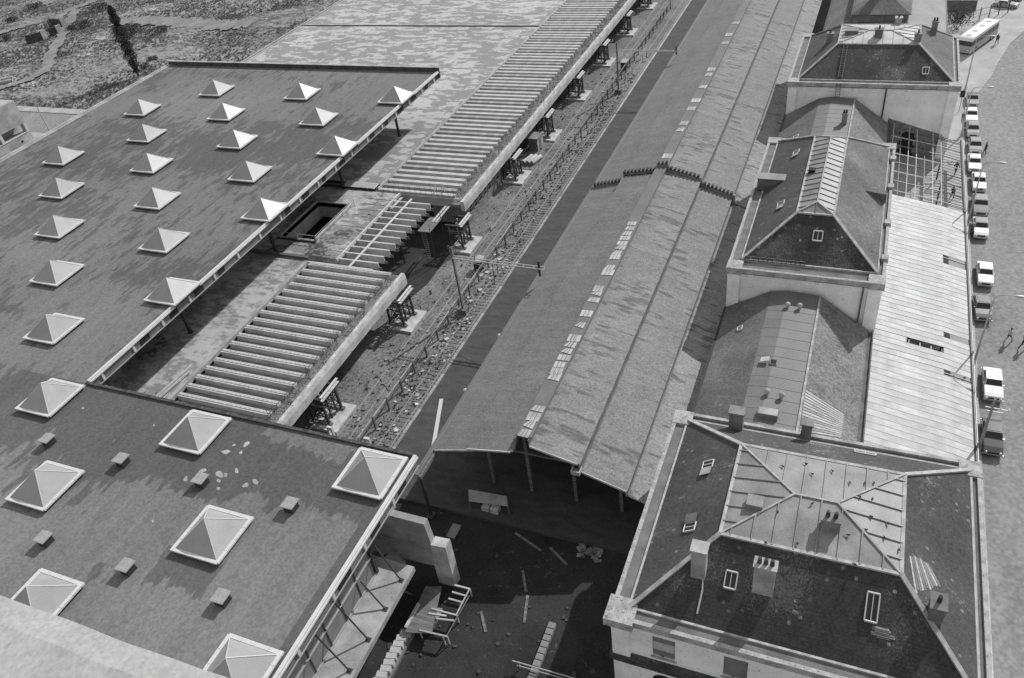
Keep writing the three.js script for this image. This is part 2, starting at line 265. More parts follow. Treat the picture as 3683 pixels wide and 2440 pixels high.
// ================= NEW HALL =================
const hall = thing('station_hall', 'new flat felt-roofed station hall with rows of pyramid skylights', 'building', [-78, 0, -60]);
{
  const L = [[-125.4, 18], [-29.95, 18], [-29.95, -37.25], [-66.9, -37.25], [-66.9, -117.6], [-125.4, -117.6]];
  mesh('roof_deck', slabXZ(L, 11.55, 12.4), M.felt, hall);
  mesh('upstand', box(-125.6, -66.6, 11.4, 13.15, -117.95, -117.6), M.soot, hall);
  mesh('coping', box(-125.65, -66.5, 13.15, 13.22, -118.05, -117.5), M.concrete, hall);
  mesh('coping', [box(-125.95, -125.4, 11.6, 12.62, -118, 18), box(-125.4, -124.9, 12.4, 12.52, -117.6, 18)], M.concrete, hall);
  mesh('upstand', box(-66.55, -30, 11.4, 12.62, -37.55, -37.25), M.soot, hall);
  // fascia: bright double rail, recess board darkened mostly as painted shade, dark boxing, brackets
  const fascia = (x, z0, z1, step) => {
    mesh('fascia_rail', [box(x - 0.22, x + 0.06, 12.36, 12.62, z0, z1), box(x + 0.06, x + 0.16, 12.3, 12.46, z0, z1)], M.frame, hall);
    mesh('fascia_shade_board', box(x - 0.5, x - 0.12, 11.35, 12.34, z0, z1), M.woodDark, hall);
    mesh('lower_rail', box(x - 0.06, x + 0.03, 11.3, 11.4, z0, z1), M.galv, hall);
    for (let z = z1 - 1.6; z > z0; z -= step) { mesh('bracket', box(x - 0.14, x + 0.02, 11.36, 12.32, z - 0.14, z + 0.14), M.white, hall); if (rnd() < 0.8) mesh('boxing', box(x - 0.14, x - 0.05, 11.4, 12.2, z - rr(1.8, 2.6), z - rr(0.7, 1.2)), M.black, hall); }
  };
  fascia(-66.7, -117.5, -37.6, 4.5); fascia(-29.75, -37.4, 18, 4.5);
  mesh('hall_wall', [box(-124.8, -79, 0, 11.5, -117, -38), box(-124.8, -60, 0, 11.5, -36.8, 16)], M.concrete, hall);
  for (const z of [-54, -72, -90, -108]) mesh('column', [box(-70.95, -70.65, 5.2, 11.55, z - 0.03, z + 0.03), box(-70.95, -70.91, 5.2, 11.55, z - 0.16, z + 0.16), box(-70.69, -70.65, 5.2, 11.55, z - 0.16, z + 0.16), box(-71.1, -70.5, 5.2, 5.26, z - 0.3, z + 0.3)], M.iron, hall);
  // skylights: checkerboard of 9 m bays
  const w = 2.28, pane = (a, b) => uvM(fromTris([V(0, 1.86, 0), V(...a), V(...b)]));
  const cs = [[-w + 0.26, 0, w - 0.26], [w - 0.26, 0, w - 0.26], [w - 0.26, 0, -w + 0.26], [-w + 0.26, 0, -w + 0.26]], panes = cs.map((c, i) => pane(c, cs[(i + 1) % 4]));
  const hipBars = cs.map(c => uvM(bar(V(0, 1.87, 0), V(...c).add(V(0, 0.02, 0)), 0.05, 0.04)));
  const piece = uvM(box(-0.55, 0.55, -0.1, 0.06, -0.15, 0.15)), ring = uvM(box(-w, w, -0.1, 0.06, -0.15, 0.15)), kerb = uvM(box(-w + 0.18, w - 0.18, -0.42, -0.1, -w + 0.18, w - 0.18));
  const at = { 0: [0, 2], 1: [1], 2: [0, 2], 3: [1], 4: [2, 4, 6, 8, 10], 5: [3, 5, 7, 9], 6: [4, 6, 8, 10], 7: [5, 7, 9], 8: [6, 8, 10], 9: [7, 9] };
  for (const i in at) for (const j of at[i]) {
    const s = new THREE.Group(); s.name = 'skylight'; s.position.set(-30.15 - 9.02 * i - w + 78, 12.8, -14.35 - 8.945 * j - w + 60); hall.add(s);
    const dm = M.domes[(i * 5 + j * 3) % 3]; panes.forEach(g => same('pane', g, dm, s, V(0, 0, 0)));
    same('upstand', kerb, M.soot, s, V(0, 0, 0)); for (const b of hipBars) same('glazing_bar', b, M.frame, s, V(0, 0, 0));
    for (let k = 0; k < 4; k++) {
      const a = k * Math.PI / 2, c = Math.cos(a), sn = Math.sin(a), put = (g, t, h) => same('frame_piece', g, M.frame, s, V(c * t + sn * (w - 0.15), h, -sn * t + c * (w - 0.15)), a);
      if (j < 4) for (let m = 0; m < 4; m++) put(piece, -1.68 + 1.12 * m + (k % 2 ? 0.06 : -0.06), 0.004 * (m + k) + rr(0, 0.012)); else put(ring, 0, k % 2 ? 0 : 0.004);
    }
  }
  const cap = uvM(box(-0.56, 0.56, 0, 0.09, -0.56, 0.56)), up = uvM(box(-0.42, 0.42, -0.75, 0, -0.42, 0.42));
  for (const [x, z] of [[-63.7, -29.8], [-54.7, -29.75], [-46.0, -29.8], [-36.95, -29.7], [-54.7, -21.1], [-45.95, -21.0], [-36.95, -21.0], [-63.7, -21]]) {
    const v = same('roof_vent', cap, M.concrete, hall, V(x + 78, 13.1, z + 60)); same('upstand', up, M.dark, v, V(0, 0, 0));
  }
  // scraps of torn felt and sand left on the near roof
  for (const [u, v, a, b] of [[1925, 1010, 0.9, 0.5], [1990, 950, 0.35, 0.3], [2100, 940, 0.7, 0.5], [2050, 1015, 0.5, 0.25], [1870, 1200, 0.6, 0.9], [1920, 1205, 0.3, 0.6], [2015, 1170, 0.8, 0.3], [1860, 1255, 0.6, 0.3], [2090, 1290, 0.6, 0.5], [2170, 1260, 0.8, 0.4], [1720, 1170, 0.8, 0.5], [1580, 1240, 0.7, 0.35], [1310, 782, 0.3, 0.2], [705, 635, 0.3, 0.2], [1860, 1320, 0.4, 0.3], [1300, 1600, 0.3, 0.2]]) {
    const p = onY(...q(2, 0, u, v), 12.41), n = 9, sh = new THREE.Shape(); for (let k = 0; k < n; k++) { const t = k / n * 6.283, r = rr(0.35, 0.62); sh[k ? 'lineTo' : 'moveTo'](Math.cos(t) * a * r, Math.sin(t) * b * r); }
    const g = new THREE.ExtrudeGeometry(sh, { depth: 0.015, bevelEnabled: false }); g.rotateX(-Math.PI / 2); g.rotateY(rr(0, 3)); g.translate(p.x, 12.404, p.z); mesh('scrap', g, M.concrete, hall);
  }
  // upper floor and glazed front under the near roof edge
  mesh('floor_slab', box(-60, -28.75, 4.65, 5.2, -31.9, 18), M.concrete, hall);
  mesh('corner_post', box(-31.7, -31.4, 5.2, 11.4, -30.65, -30.35), M.iron, hall);
  for (let i = 0; i < 8; i++) {
    const z = -30.3 + i * 2.25;
    for (let k = 0; k < 3; k++) mesh('glass_panel', box(-31.62, -31.57, 5.42 + k * 2, 7.3 + k * 2, z + 0.05, z + 2.2), M.panelGrey, hall);
    mesh('mullion', box(-31.66, -31.5, 5.2, 11.4, z + 2.2, z + 2.3), M.iron, hall);
  }
  for (const y of [5.3, 7.35, 9.35]) mesh('transom', box(-31.66, -31.46, y - 0.06, y + 0.06, -30.35, -12), M.galv, hall);
}
// ================= UNFINISHED DECK =================
const deck = thing('concrete_deck', 'unfinished raised concrete deck with rows of bare precast beams', 'deck', [-60, 0, -90]);
{
  mesh('slab', slabXZ([[-78.9, -37.3], [-65.3, -37.3], [-65.3, -71.2], [-78.9, -71.2]], 4.6, 5.2), M.deckDamp, deck);
  mesh('slab', slabXZ([[-78.9, -90.1], [-65.3, -90.1], [-65.3, -118], [-65.3, -330], [-125.7, -330], [-125.7, -118.2], [-78.9, -118.2]], 4.6, 5.2), M.deck, deck);
  mesh('edge_kerb', [box(-126.1, -125.7, 4.2, 5.5, -330, -118.2), box(-125.3, -124.9, 5.2, 5.3, -330, -118.2)], M.concrete, deck);
  mesh('joint_kerb', box(-125.6, -65.4, 5.2, 5.42, -161.7, -161.15), M.concrete, deck);
  mesh('joint', box(-125.6, -65.4, 5.2, 5.3, -161.15, -160.95), M.black, deck);
  // middle slab with a stair opening in it
  const sh = new THREE.Shape([[-78.9, 71.9], [-61.1, 71.9], [-61.1, 89.7], [-78.9, 89.7]].map(p => new THREE.Vector2(...p)));
  sh.holes.push(new THREE.Path([[-72.6, 75.9], [-66.9, 75.9], [-66.9, 85.3], [-72.6, 85.3]].map(p => new THREE.Vector2(...p))));
  const g = new THREE.ExtrudeGeometry(sh, { depth: 0.6, bevelEnabled: false }); g.rotateX(-Math.PI / 2); g.translate(0, 4.6, 0); mesh('slab', g, M.deckDamp, deck);
  mesh('stair_wall', [box(-72.9, -72.6, 2.6, 5.45, -85.4, -75.8)], M.concrete, deck);
  mesh('stair_wall', [box(-72.6, -66.9, 2.8, 5.4, -85.6, -85.3)], M.concrete, deck);
  mesh('stair_wall', [box(-66.9, -66.5, 1, 5.5, -85.6, -75.8)], M.concreteLight, deck);
  mesh('stair_floor', box(-72.9, -66.9, 0.02, 0.1, -85.4, -75.8), M.concrete, deck);
  mesh('edge_board', box(-61.1, -60.85, 4.95, 5.36, -89.7, -71.9), M.concreteLight, deck);
  mesh('slab_edge', box(-66, -61.1, 5.2, 5.24, -72.05, -71.85), M.dark, deck);
  // kerb of rubble between slab and beams
  mesh('kerb', box(-65.3, -64.75, 4.8, 5.34, -70.8, -37.4), M.concrete, deck);
  mesh('kerb', box(-65.3, -64.95, 4.8, 5.36, -330, -90.6), M.concrete, deck);
  // beams
  const zs = []; for (let i = 0; i < 19; i++) zs.push(-42.95 - 1.53 * i); const beam = uvM(box(-6.2, 6.2, -0.62, 0, -0.3, 0.3)), lip = uvM(box(-6.15, 6.15, 0, 0.05, -0.09, 0.09));
  [-38.36, -39.89, -41.42, ...zs].forEach((z, i) => { const b = same('beam', beam, i % 3 ? M.beam : M.concreteLight, deck, V(-58.35 + rr(-0.12, 0.12) + 60, 5.17 + rr(-0.02, 0.02), z + 90)); same('rebar_strip', lip, M.rebarTop, b, V(0, 0, 0)); });
  const beamF = uvM(box(-6.1, 6.1, -0.6, 0, -0.34, 0.34));
  for (let i = 0; i < 92; i++) same('beam', beamF, i % 4 ? M.beam : M.concrete, deck, V(-58.85 + rr(-0.1, 0.1) + 60, 5.18 + rr(-0.02, 0.02), -92.2 - 1.53 * i + 90));
  mesh('trough', box(-64.7, -51.2, 4.45, 4.55, -71.2, -37.4), M.trough, deck);
  mesh('trough', box(-64.9, -51.2, 4.45, 4.55, -330, -90.6), M.trough, deck);
  // middle bay: bare deep beams on end
  const web = uvM(box(-5.2, 5.05, -1.05, -0.05, -0.09, 0.09)), flange = uvM(box(-5.2, 5.1, -0.05, 0.03, -0.13, 0.13)), hook = uvM(box(5.05, 5.45, -1.1, -0.65, -0.05, 0.05));
  for (let i = 0; i < 12; i++) { const b = same('deep_beam', web, M.concreteLight, deck, V(-60 + 60, 5.17, -70.85 - 1.53 * i + 90)); same('flange', flange, M.concreteLight, b, V(0, 0, 0)); same('hook', hook, M.ironLight, b, V(0, 0, 0)); }
  mesh('walk_plank', box(-58.55, -58.2, 5.21, 5.27, -88.6, -70.6), M.white, deck);
  mesh('walk_plank', box(-60.3, -59.9, 5.21, 5.26, -88.8, -85.5), M.wood, deck);
  for (const [x, z] of [[-56.2, -73.5], [-56.2, -80], [-56.2, -87], [-64, -73.5], [-64, -80], [-64, -87]]) mesh('prop', rod(V(x, 0, z), V(x, 4.2, z), 0.13), M.iron, deck);
  mesh('back_wall', box(-66.3, -66, 0, 4.5, -91, -70), M.concrete, deck);
  // edge beam and the reinforcement standing along it
  const edge = (z0, z1) => { mesh('edge_beam', prism([[-50.55, 4.05], [-49.95, 3.95], [-49.95, 5.0], [-50.1, 5.5], [-50.55, 5.46]], z0, z1), M.concreteLight, deck); mesh('edge_trough', box(-52.1, -50.55, 4.5, 4.95, z0, z1), M.ashlar, deck); };
  edge(-70.6, -37.5); edge(-330, -88.6);
  const R = []; for (let z = -38; z > -190; z -= 0.32) { if (z < -71 && z > -88.8) continue; for (let k = 0; k < 2; k++) { const x = rr(-52.6, -50.7), y = rr(5.2, 5.9); R.push(bar(V(x, 4.6, z), V(x + rr(-0.25, 0.25), y, z + rr(-0.2, 0.2)), 0.03)); if (rnd() < 0.5) R.push(bar(V(x - 0.5, y - 0.25, z), V(x + 0.7, y - 0.3, z + rr(-0.3, 0.3)), 0.03)); } }
  for (const x of [-52.3, -51.7, -51.3]) { R.push(box(x - 0.02, x + 0.02, 5.3, 5.34, -70.4, -37.6)); R.push(box(x - 0.02, x + 0.02, 5.3, 5.34, -190, -90)); }
  stuff('rebar', R, M.ironLight, deck);
  // cross beam closing the far deck, and its rough end
  mesh('cross_beam', box(-65.3, -51.2, 3.7, 5.0, -90.6, -89.9), M.concrete, deck); mesh('pour_edge', box(-65, -52.2, 5.0, 5.3, -90.9, -90.3), M.wood, deck);
  for (let x = -64; x < -52; x += 0.9) mesh('starter_bar', rod(V(x, 5, -90.2), V(x + rr(-0.1, 0.1), rr(5.9, 6.7), -90.2 + rr(-0.1, 0.1)), 0.025), M.ironLight, deck);
  for (const x of [-126, -100, -84]) for (let z = -135; z > -320; z -= 18) mesh('deck_column', box(x + 0.5, x + 1, 0, 4.6, z - 0.3, z + 0.3), M.concrete, deck);
  mesh('deck_wall', box(-79.2, -78.9, 0, 4.6, -118, -37.5), M.concrete, deck);
}
// guard rails round the stair opening
{
  const t = thing('guard_rail', 'steel guard rail with posts round the dark stair opening in deck', 'railing', [-67, 5.2, -80]);
  const pts = [[-72.6, -75.4], [-66.3, -75.3], [-66.2, -85.4]];
  for (const [a, b, y] of [[0, 1, 6.2], [1, 2, 6.2], [1, 2, 5.75]]) mesh('rail', bar(V(pts[a][0], y, pts[a][1]), V(pts[b][0], y, pts[b][1]), 0.07), M.galv, t);
  for (const [x, z] of [[-72.6, -75.4], [-69.4, -75.35], [-66.3, -75.3], [-66.25, -78.8], [-66.2, -82.2], [-66.2, -85.4]]) mesh('post', bar(V(x, 5.2, z), V(x, 6.25, z), 0.07), M.galv, t);
  mesh('toe_board', box(-72.8, -66.4, 5.2, 5.42, -75.2, -75.08), M.iron, t);
}
{
  const t = thing('site_walkway', 'timber slat walkway on dark beam joining the hall to far deck', 'walkway', [-71, 5.2, -90.6]);
  mesh('bearer', [box(-78, -65.2, 5.2, 5.5, -90.3, -90.0), box(-78, -65.2, 5.2, 5.5, -91.5, -91.2)], M.iron, t);
  const g = uvM(box(-0.14, 0.14, 0, 0.06, -0.8, 0.8)); for (let i = 0; i < 16; i++) same('slat', g, M.wood, t, V(0.1 + i * 0.36, 0.31, -0.15 + rr(-0.05, 0.05)));
}
tag(mesh('steel_beam', [box(-78, -65, 5.21, 5.5, -71.5, -71.25), box(-78, -65, 5.5, 5.55, -71.6, -71.15)], M.ironLight), 'long steel beam lying across the joint between the near slabs', 'beam');
{
  const t = thing('timber_stack', 'bundle of long pale timbers lying on the deck by beams', 'timber', [-66.3, 5.2, -45.6]);
  for (let i = 0; i < 4; i++) mesh('timber', bar(V(-66.8 + i * 0.24, 5.3 + (i % 2) * 0.12, -42.2 - i * 0.3), V(-66.35 + i * 0.24, 5.3 + (i % 2) * 0.12, -49 + i * 0.4), 0.16), i % 2 ? M.wood : M.concreteLight, t);
}
{
  const t = thing('sawhorse', 'small pale timber trestle standing on the end of far deck', 'trestle', [-55, 5.3, -91]);
  for (const d of [-0.6, 0.6]) { mesh('leg', bar(V(-55 + d, 5.2, -91.5), V(-55 + d, 6.6, -91), 0.09), M.wood, t); mesh('leg', bar(V(-55 + d, 5.2, -90.5), V(-55 + d, 6.6, -91), 0.09), M.wood, t); }
  mesh('top_rail', bar(V(-55.8, 6.6, -91), V(-54.2, 6.6, -91), 0.11), M.wood, t);
}
// leaning struts on the upper floor
[[1060, 440, 1285, 730], [940, 740, 1150, 975], [690, 890, 1005, 1235], [520, 1160, 845, 1500]].forEach(([u, v, a, b]) => {
  const p0 = onY(...q(3, 1, a, b), 5.22), p1 = onX(...q(3, 1, u, v), -31.3);
  const t = thing('steel_prop', 'slanting steel prop bracing glazed front on the pale floor ledge', 'prop', [p0.x, 5.2, p0.z], 'props along the ledge');
  mesh('tube', rod(p0, p1, 0.07), M.iron, t); mesh('foot_plate', box(p0.x - 0.2, p0.x + 0.2, 5.2, 5.24, p0.z - 0.2, p0.z + 0.2), M.iron, t);
});
// big concrete frame beside the hall
{
  const t = thing('concrete_portal', 'massive cast concrete beam and pier standing beside the hall edge', 'portal', [-28, 0, -34.6]);
  mesh('beam', prism([[-38, 4.6], [-28.3, 4.6], [-28.3, 5.45], [-28.45, 7.95], [-38, 7.95]], -34.9, -34.25), M.concrete, t);
  mesh('lower_beam', prism([[-38, 2.0], [-28.55, 2.35], [-28.3, 4.6], [-38, 4.6]], -35.0, -34.15), M.concrete, t);
  mesh('pier', prism([[-28.52, 0], [-26.9, 0], [-26.85, 5.6], [-28.3, 5.45], [-28.5, 2.35]], -35.05, -34.1), M.concreteLight, t);
}
// ================= TRAIN SHED =================
const shedPr = [[-32.6, 6.0], [-28.2, 7.2], [-28.3, 8.25], [-24.0, 9.1], [-23.75, 9.85], [-22.45, 10.0], [-22.4, 9.3], [-18.1, 8.25], [-18.2, 7.4], [-14.0, 6.05], [-14.1, 5.2], [-10.75, 4.15]];
{
  const t = thing('train_shed', 'long stepped timber platform roof with patched glazing along its ridge', 'shed', [-23, 0, -110]);
  const strip = (a, b, z0, z1, m, name = 'roof_slope') => mesh(name, plate([V(a[0], a[1], z1), V(b[0], b[1], z1), V(b[0], b[1], z0), V(a[0], a[1], z0)], 0.1), m, t);
  for (const [z0, z1] of [[-94.5, -43.7], [-330, -94.9]]) {
    const o = z1 > -50 ? 0 : 0.06;
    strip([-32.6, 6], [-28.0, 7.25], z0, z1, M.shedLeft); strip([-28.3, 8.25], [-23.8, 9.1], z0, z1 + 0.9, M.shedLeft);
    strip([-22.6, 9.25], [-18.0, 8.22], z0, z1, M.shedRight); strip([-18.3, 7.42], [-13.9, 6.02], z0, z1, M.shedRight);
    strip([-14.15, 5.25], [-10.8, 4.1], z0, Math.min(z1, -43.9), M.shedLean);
    mesh('step_board', [box(-28.25, -28.2, 7.1, 8.2, z0, z1), box(-23.9, -23.8, 9.0, 9.8, z0, z1), box(-22.62, -22.55, 9.2, 9.9, z0, z1), box(-18.15, -18.08, 7.35, 8.15, z0, z1), box(-14.08, -14.02, 5.2, 5.95, z0, z1)], M.woodDark, t);
    mesh('gutter', [box(-18.06, -17.93, 7.4, 7.46, z0, z1 - 0.2), box(-14.0, -13.88, 5.24, 5.3, z0, z1 - 0.2)], M.concreteDark, t);
    strip([-23.85, 9.84], [-22.4, 9.95], z0, z1 - 0.4, M.zincDark, 'ridge_board');
  }
  mesh('eave_gutter', [box(-32.85, -32.55, 5.86, 6.02, -330, -40.4), box(-32.95, -32.85, 5.86, 6.1, -330, -40.4)], M.ironLight, t);
  mesh('eave_beam', box(-32.7, -32.3, 5.5, 5.86, -330, -40.4), M.woodDark, t);
  // glass panes left in the ridge, one by one
  const L = [...[[320, 640], [285, 708], [250, 775], [205, 850], [480, 370], [505, 325], [510, 265], [540, 205], [575, 150], [600, 95], [635, 40]].map(p => [2, 2, ...p]),
    ...[[590, 1515], [640, 1455], [690, 1350], [740, 1250], [800, 1135], [835, 1080], [855, 1040], [920, 900], [940, 860], [990, 770], [1010, 735], [1030, 690], [1050, 650], [1075, 608], [1100, 568], [1117, 525], [1135, 485]].map(p => [1, 2, ...p]),
    ...[[1440, 1330], [1550, 1105], [1580, 1050], [1640, 925], [1680, 855], [1735, 740], [1790, 635], [1825, 590], [1930, 365], [1965, 295], [2020, 195]].map(p => [0, 2, ...p])];
  for (const [r, c, u, v] of L) {
    const p = onY(...q(r, c, u, v), 9.95), w = rr(1.0, 1.3), dz = r === 0 ? 1.3 : rr(0.8, 1.08), cut = rnd() < 0.5 ? rr(0.3, 1.1) : 0;
    const a = V(-23.72, 9.9, p.z + dz / 2 - cut * 0.3), b = V(-23.72 + w, 9.99, p.z + dz / 2), d = V(-23.72 + w, 9.99, p.z - dz / 2), e = V(-23.72 + cut * 0.4, 9.93, p.z - dz / 2);
    const pn = mesh('pane', plate([a, b, d, e], 0.03), [M.sheet[1], M.sheet[2], M.sheet[2], M.zincPale][(rnd() * 4) | 0], t); for (const f of [0.33, 0.66]) mesh('glazing_bar', bar(a.clone().lerp(b, f).add(V(0, 0.03, 0)), e.clone().lerp(d, f).add(V(0, 0.03, 0)), 0.035), M.ironLight, pn);
  }
  // fire wall with a toothed brick crest
  const crest = [[-32.7, 6.0], [-28.3, 7.2], [-28.4, 8.25], [-23.9, 9.1], [-23.75, 9.85], [-22.3, 10.05], [-22.1, 9.35], [-18.0, 8.3], [-17.7, 7.45], [-13.6, 6.1]];
  const pr = [...crest.map(p => [p[0], p[1] + 0.32]), [-13.6, 0.4], [-32.7, 0.4]]; mesh('fire_wall', prism(pr, -94.9, -94.5), M.ashlar, t);
  const teeth = []; for (let i = 0; i + 1 < crest.length; i++) { const a = crest[i], b = crest[i + 1], d = Math.hypot(b[0] - a[0], b[1] - a[1]); if (Math.abs(b[0] - a[0]) < 0.6) continue; for (let s = 0.2; s < d; s += 0.52) { const f = s / d, x = a[0] + (b[0] - a[0]) * f, y = a[1] + (b[1] - a[1]) * f + 0.32; teeth.push(box(x - 0.13, x + 0.13, y - 0.1, y + 0.24, -94.95, -94.45)); } }
  mesh('crest', teeth, M.soot, t);
  // posts with knee braces, and the tie beams of the open end
  for (const z of [-46, -54, -62, -70, -78, -86]) for (const [x, y] of [[-28.1, 7.0], [-24.1, 8.9], [-19.6, 8.4], [-15.2, 6.2]]) {
    const p = mesh('post', box(x - 0.16, x + 0.16, 0.34, y, z - 0.16, z + 0.16), M.woodDark, t);
    mesh('knee_brace', [bar(V(x, y - 1.6, z), V(x + 1.3, y - 0.2, z), 0.14), bar(V(x, y - 1.6, z), V(x - 1.3, y - 0.4, z), 0.14)], M.woodDark, p);
  }
  mesh('post', [rod(V(-32.46, 0, -40.53), V(-32.5, 5.6, -40.53), 0.15), box(-32.8, -32.1, 0, 0.35, -40.9, -40.1)], M.iron, t);
  mesh('tie_beam', [bar(V(-32.4, 5.6, -44), V(-28, 6.9, -44), 0.22), bar(V(-28.2, 7.9, -43.4), V(-23.8, 8.8, -43.4), 0.22), bar(V(-22.5, 9.0, -44), V(-18.2, 8.0, -44), 0.22), bar(V(-18.2, 7.15, -44), V(-14, 5.8, -44), 0.22), bar(V(-32.3, 5.6, -46), V(-14, 5.6, -46), 0.25)], M.woodDark, t);
  mesh('barge_board', [bar(V(-22.5, 9.2, -43.66), V(-18.2, 8.15, -43.66), 0.1, 0.2), bar(V(-18.0, 7.3, -43.66), V(-14, 5.95, -43.66), 0.1, 0.2), bar(V(-28.3, 8.2, -42.77), V(-24, 9, -42.77), 0.1, 0.16), bar(V(-32.5, 5.95, -43.66), V(-28.2, 7.15, -43.66), 0.1, 0.14)], M.wood, t);
  mesh('gutter_box', [box(-18.7, -17.9, 7.3, 7.4, -43.9, -43.2), box(-18.7, -18.62, 7.3, 7.75, -43.9, -43.2), box(-17.98, -17.9, 7.3, 7.75, -43.9, -43.2), box(-18.7, -17.9, 7.3, 7.75, -43.22, -43.16)], M.wood, t);
  mesh('back_wall', box(-13.2, -13, 0.3, 4.7, -330, -52), M.wall, t);
}
// ================= STATION PAVILIONS =================
function ring(x0, x1, z0, z1, w, y0, y1) { return [box(x0, x1, y0, y1, z0 - w, z0), box(x0, x1, y0, y1, z1, z1 + w), box(x0, x0 + w, y0, y1, z1 + w, z0 - w), box(x1 - w, x1, y0, y1, z1 + w, z0 - w)]; }   // z0 near, z1 far
const hAt = (p, u, v) => { const d = dirOf(u, v), t = (p.x * d.x + p.z * d.z) / (d.x * d.x + d.z * d.z); return CAMH + t * d.y; };
function chimney(parent, p, y1, w, d, pots, m = M.stone) {
  const y0 = p.y - 0.9, c = mesh('chimney', box(p.x - w / 2, p.x + w / 2, y0, y1, p.z - d / 2, p.z + d / 2), m, parent);
  mesh('cap', box(p.x - w / 2 - 0.09, p.x + w / 2 + 0.09, y1, y1 + 0.14, p.z - d / 2 - 0.09, p.z + d / 2 + 0.09), m, c);
  for (let i = 0; i < pots; i++) { const x = p.x + (i - (pots - 1) / 2) * w / Math.max(2, pots) * 0.9; mesh('chimney_pot', rod(V(x, y1 + 0.14, p.z), V(x, y1 + 0.62, p.z), 0.15, 0.12), M.soot, c); }
  return c;
}
function roofWindow(parent, p, n, along, w, h, opt = {}) {
  const up = n.clone().cross(along).normalize(); if (up.y < 0) up.negate(); const al = along.clone().normalize(), at = (a, b, c) => p.clone().addScaledVector(al, a).addScaledVector(up, b).addScaledVector(n, c);
  const f = mesh('roof_window', [bar(at(-w / 2, -h / 2, 0.06), at(-w / 2, h / 2, 0.06), 0.08, 0.14), bar(at(w / 2, -h / 2, 0.06), at(w / 2, h / 2, 0.06), 0.08, 0.14), bar(at(-w / 2, -h / 2, 0.06), at(w / 2, -h / 2, 0.06), 0.08, 0.14), bar(at(-w / 2, h / 2, 0.06), at(w / 2, h / 2, 0.06), 0.08, 0.14), bar(at(0, -h / 2, 0.06), at(0, h / 2, 0.06), 0.05, 0.1)], M.white, parent);
  const gl = [at(-w / 2, -h / 2, 0.04), at(w / 2, -h / 2, 0.04), at(w / 2, h / 2, 0.04), at(-w / 2, h / 2, 0.04)]; mesh('glass', plate(gl, 0.02), M.glassDark, f);
  if (opt.flap) { const o = [at(w / 2, -h / 2, 0.14), at(w * 1.5, -h / 2, 0.2), at(w * 1.5, h / 2, 0.2), at(w / 2, h / 2, 0.14)]; mesh('open_sash', plate(o, 0.05), opt.flap, f); }
  return f;
}
function metalRoof(parent, bx0, bx1, bz0, bz1, rx0, rx1, rz0, rz1, yb, yr, step, m) {      // low hipped roof with raised seams; ridge from (rx0,rz0) to (rx1,rz1)
  const A = V(bx0, yb, bz0), B = V(bx1, yb, bz0), Cc = V(bx1, yb, bz1), Dd = V(bx0, yb, bz1), R0_ = V(rx0, yr, rz0), R1_ = V(rx1, yr, rz1), alongX = Math.abs(rx1 - rx0) > Math.abs(rz1 - rz0);
  const faces = alongX ? [[A, B, R1_, R0_], [B, Cc, R1_], [Cc, Dd, R0_, R1_], [Dd, A, R0_]] : [[A, B, R0_], [B, Cc, R1_, R0_], [Cc, Dd, R1_], [Dd, A, R0_, R1_]];
  const part = mesh('metal_roof', faces.map(f => plate(f, 0.12)), m, parent);
  const hips = [[A, R0_], [B, alongX ? R1_ : R0_], [Cc, R1_], [Dd, alongX ? R0_ : R1_], [R0_, R1_]];
  for (const [a, b] of hips) mesh('hip_roll', bar(a.clone().add(V(0, 0.05, 0)), b.clone().add(V(0, 0.05, 0)), 0.13, 0.1), M.zincLine, part);
  const up = V(0, 0.045, 0), put = (a, b) => { if (a.distanceTo(b) > 0.4) mesh('seam', bar(a.clone().add(up), b.clone().add(up), 0.085, 0.1), m, part); };
  const lim = (c, c0, c1, r0, r1) => c < r0 ? (c - c0) / (r0 - c0) : c > r1 ? (c1 - c) / (c1 - r1) : 1;      // how far up a seam runs before it meets a hip
  const xa = Math.min(rx0, rx1), xb = Math.max(rx0, rx1), za = Math.max(rz0, rz1), zb = Math.min(rz0, rz1);
  for (let x = bx0 + step * 0.5; x < bx1; x += step) { const f = lim(x, bx0, bx1, xa, xb), zn = alongX ? rz0 : za, zf = alongX ? rz0 : zb; put(V(x, yb, bz0), V(x, yb + (yr - yb) * f, bz0 + (zn - bz0) * f)); put(V(x, yb, bz1), V(x, yb + (yr - yb) * f, bz1 + (zf - bz1) * f)); }
  for (let z = bz1 + step * 0.5; z < bz0; z += step) { const f = lim(z, bz1, bz0, zb, za), xl = xa, xr = xb; put(V(bx0, yb, z), V(bx0 + (xl - bx0) * f, yb + (yr - yb) * f, z)); put(V(bx1, yb, z), V(bx1 + (xr - bx1) * f, yb + (yr - yb) * f, z)); }
  return part;
}
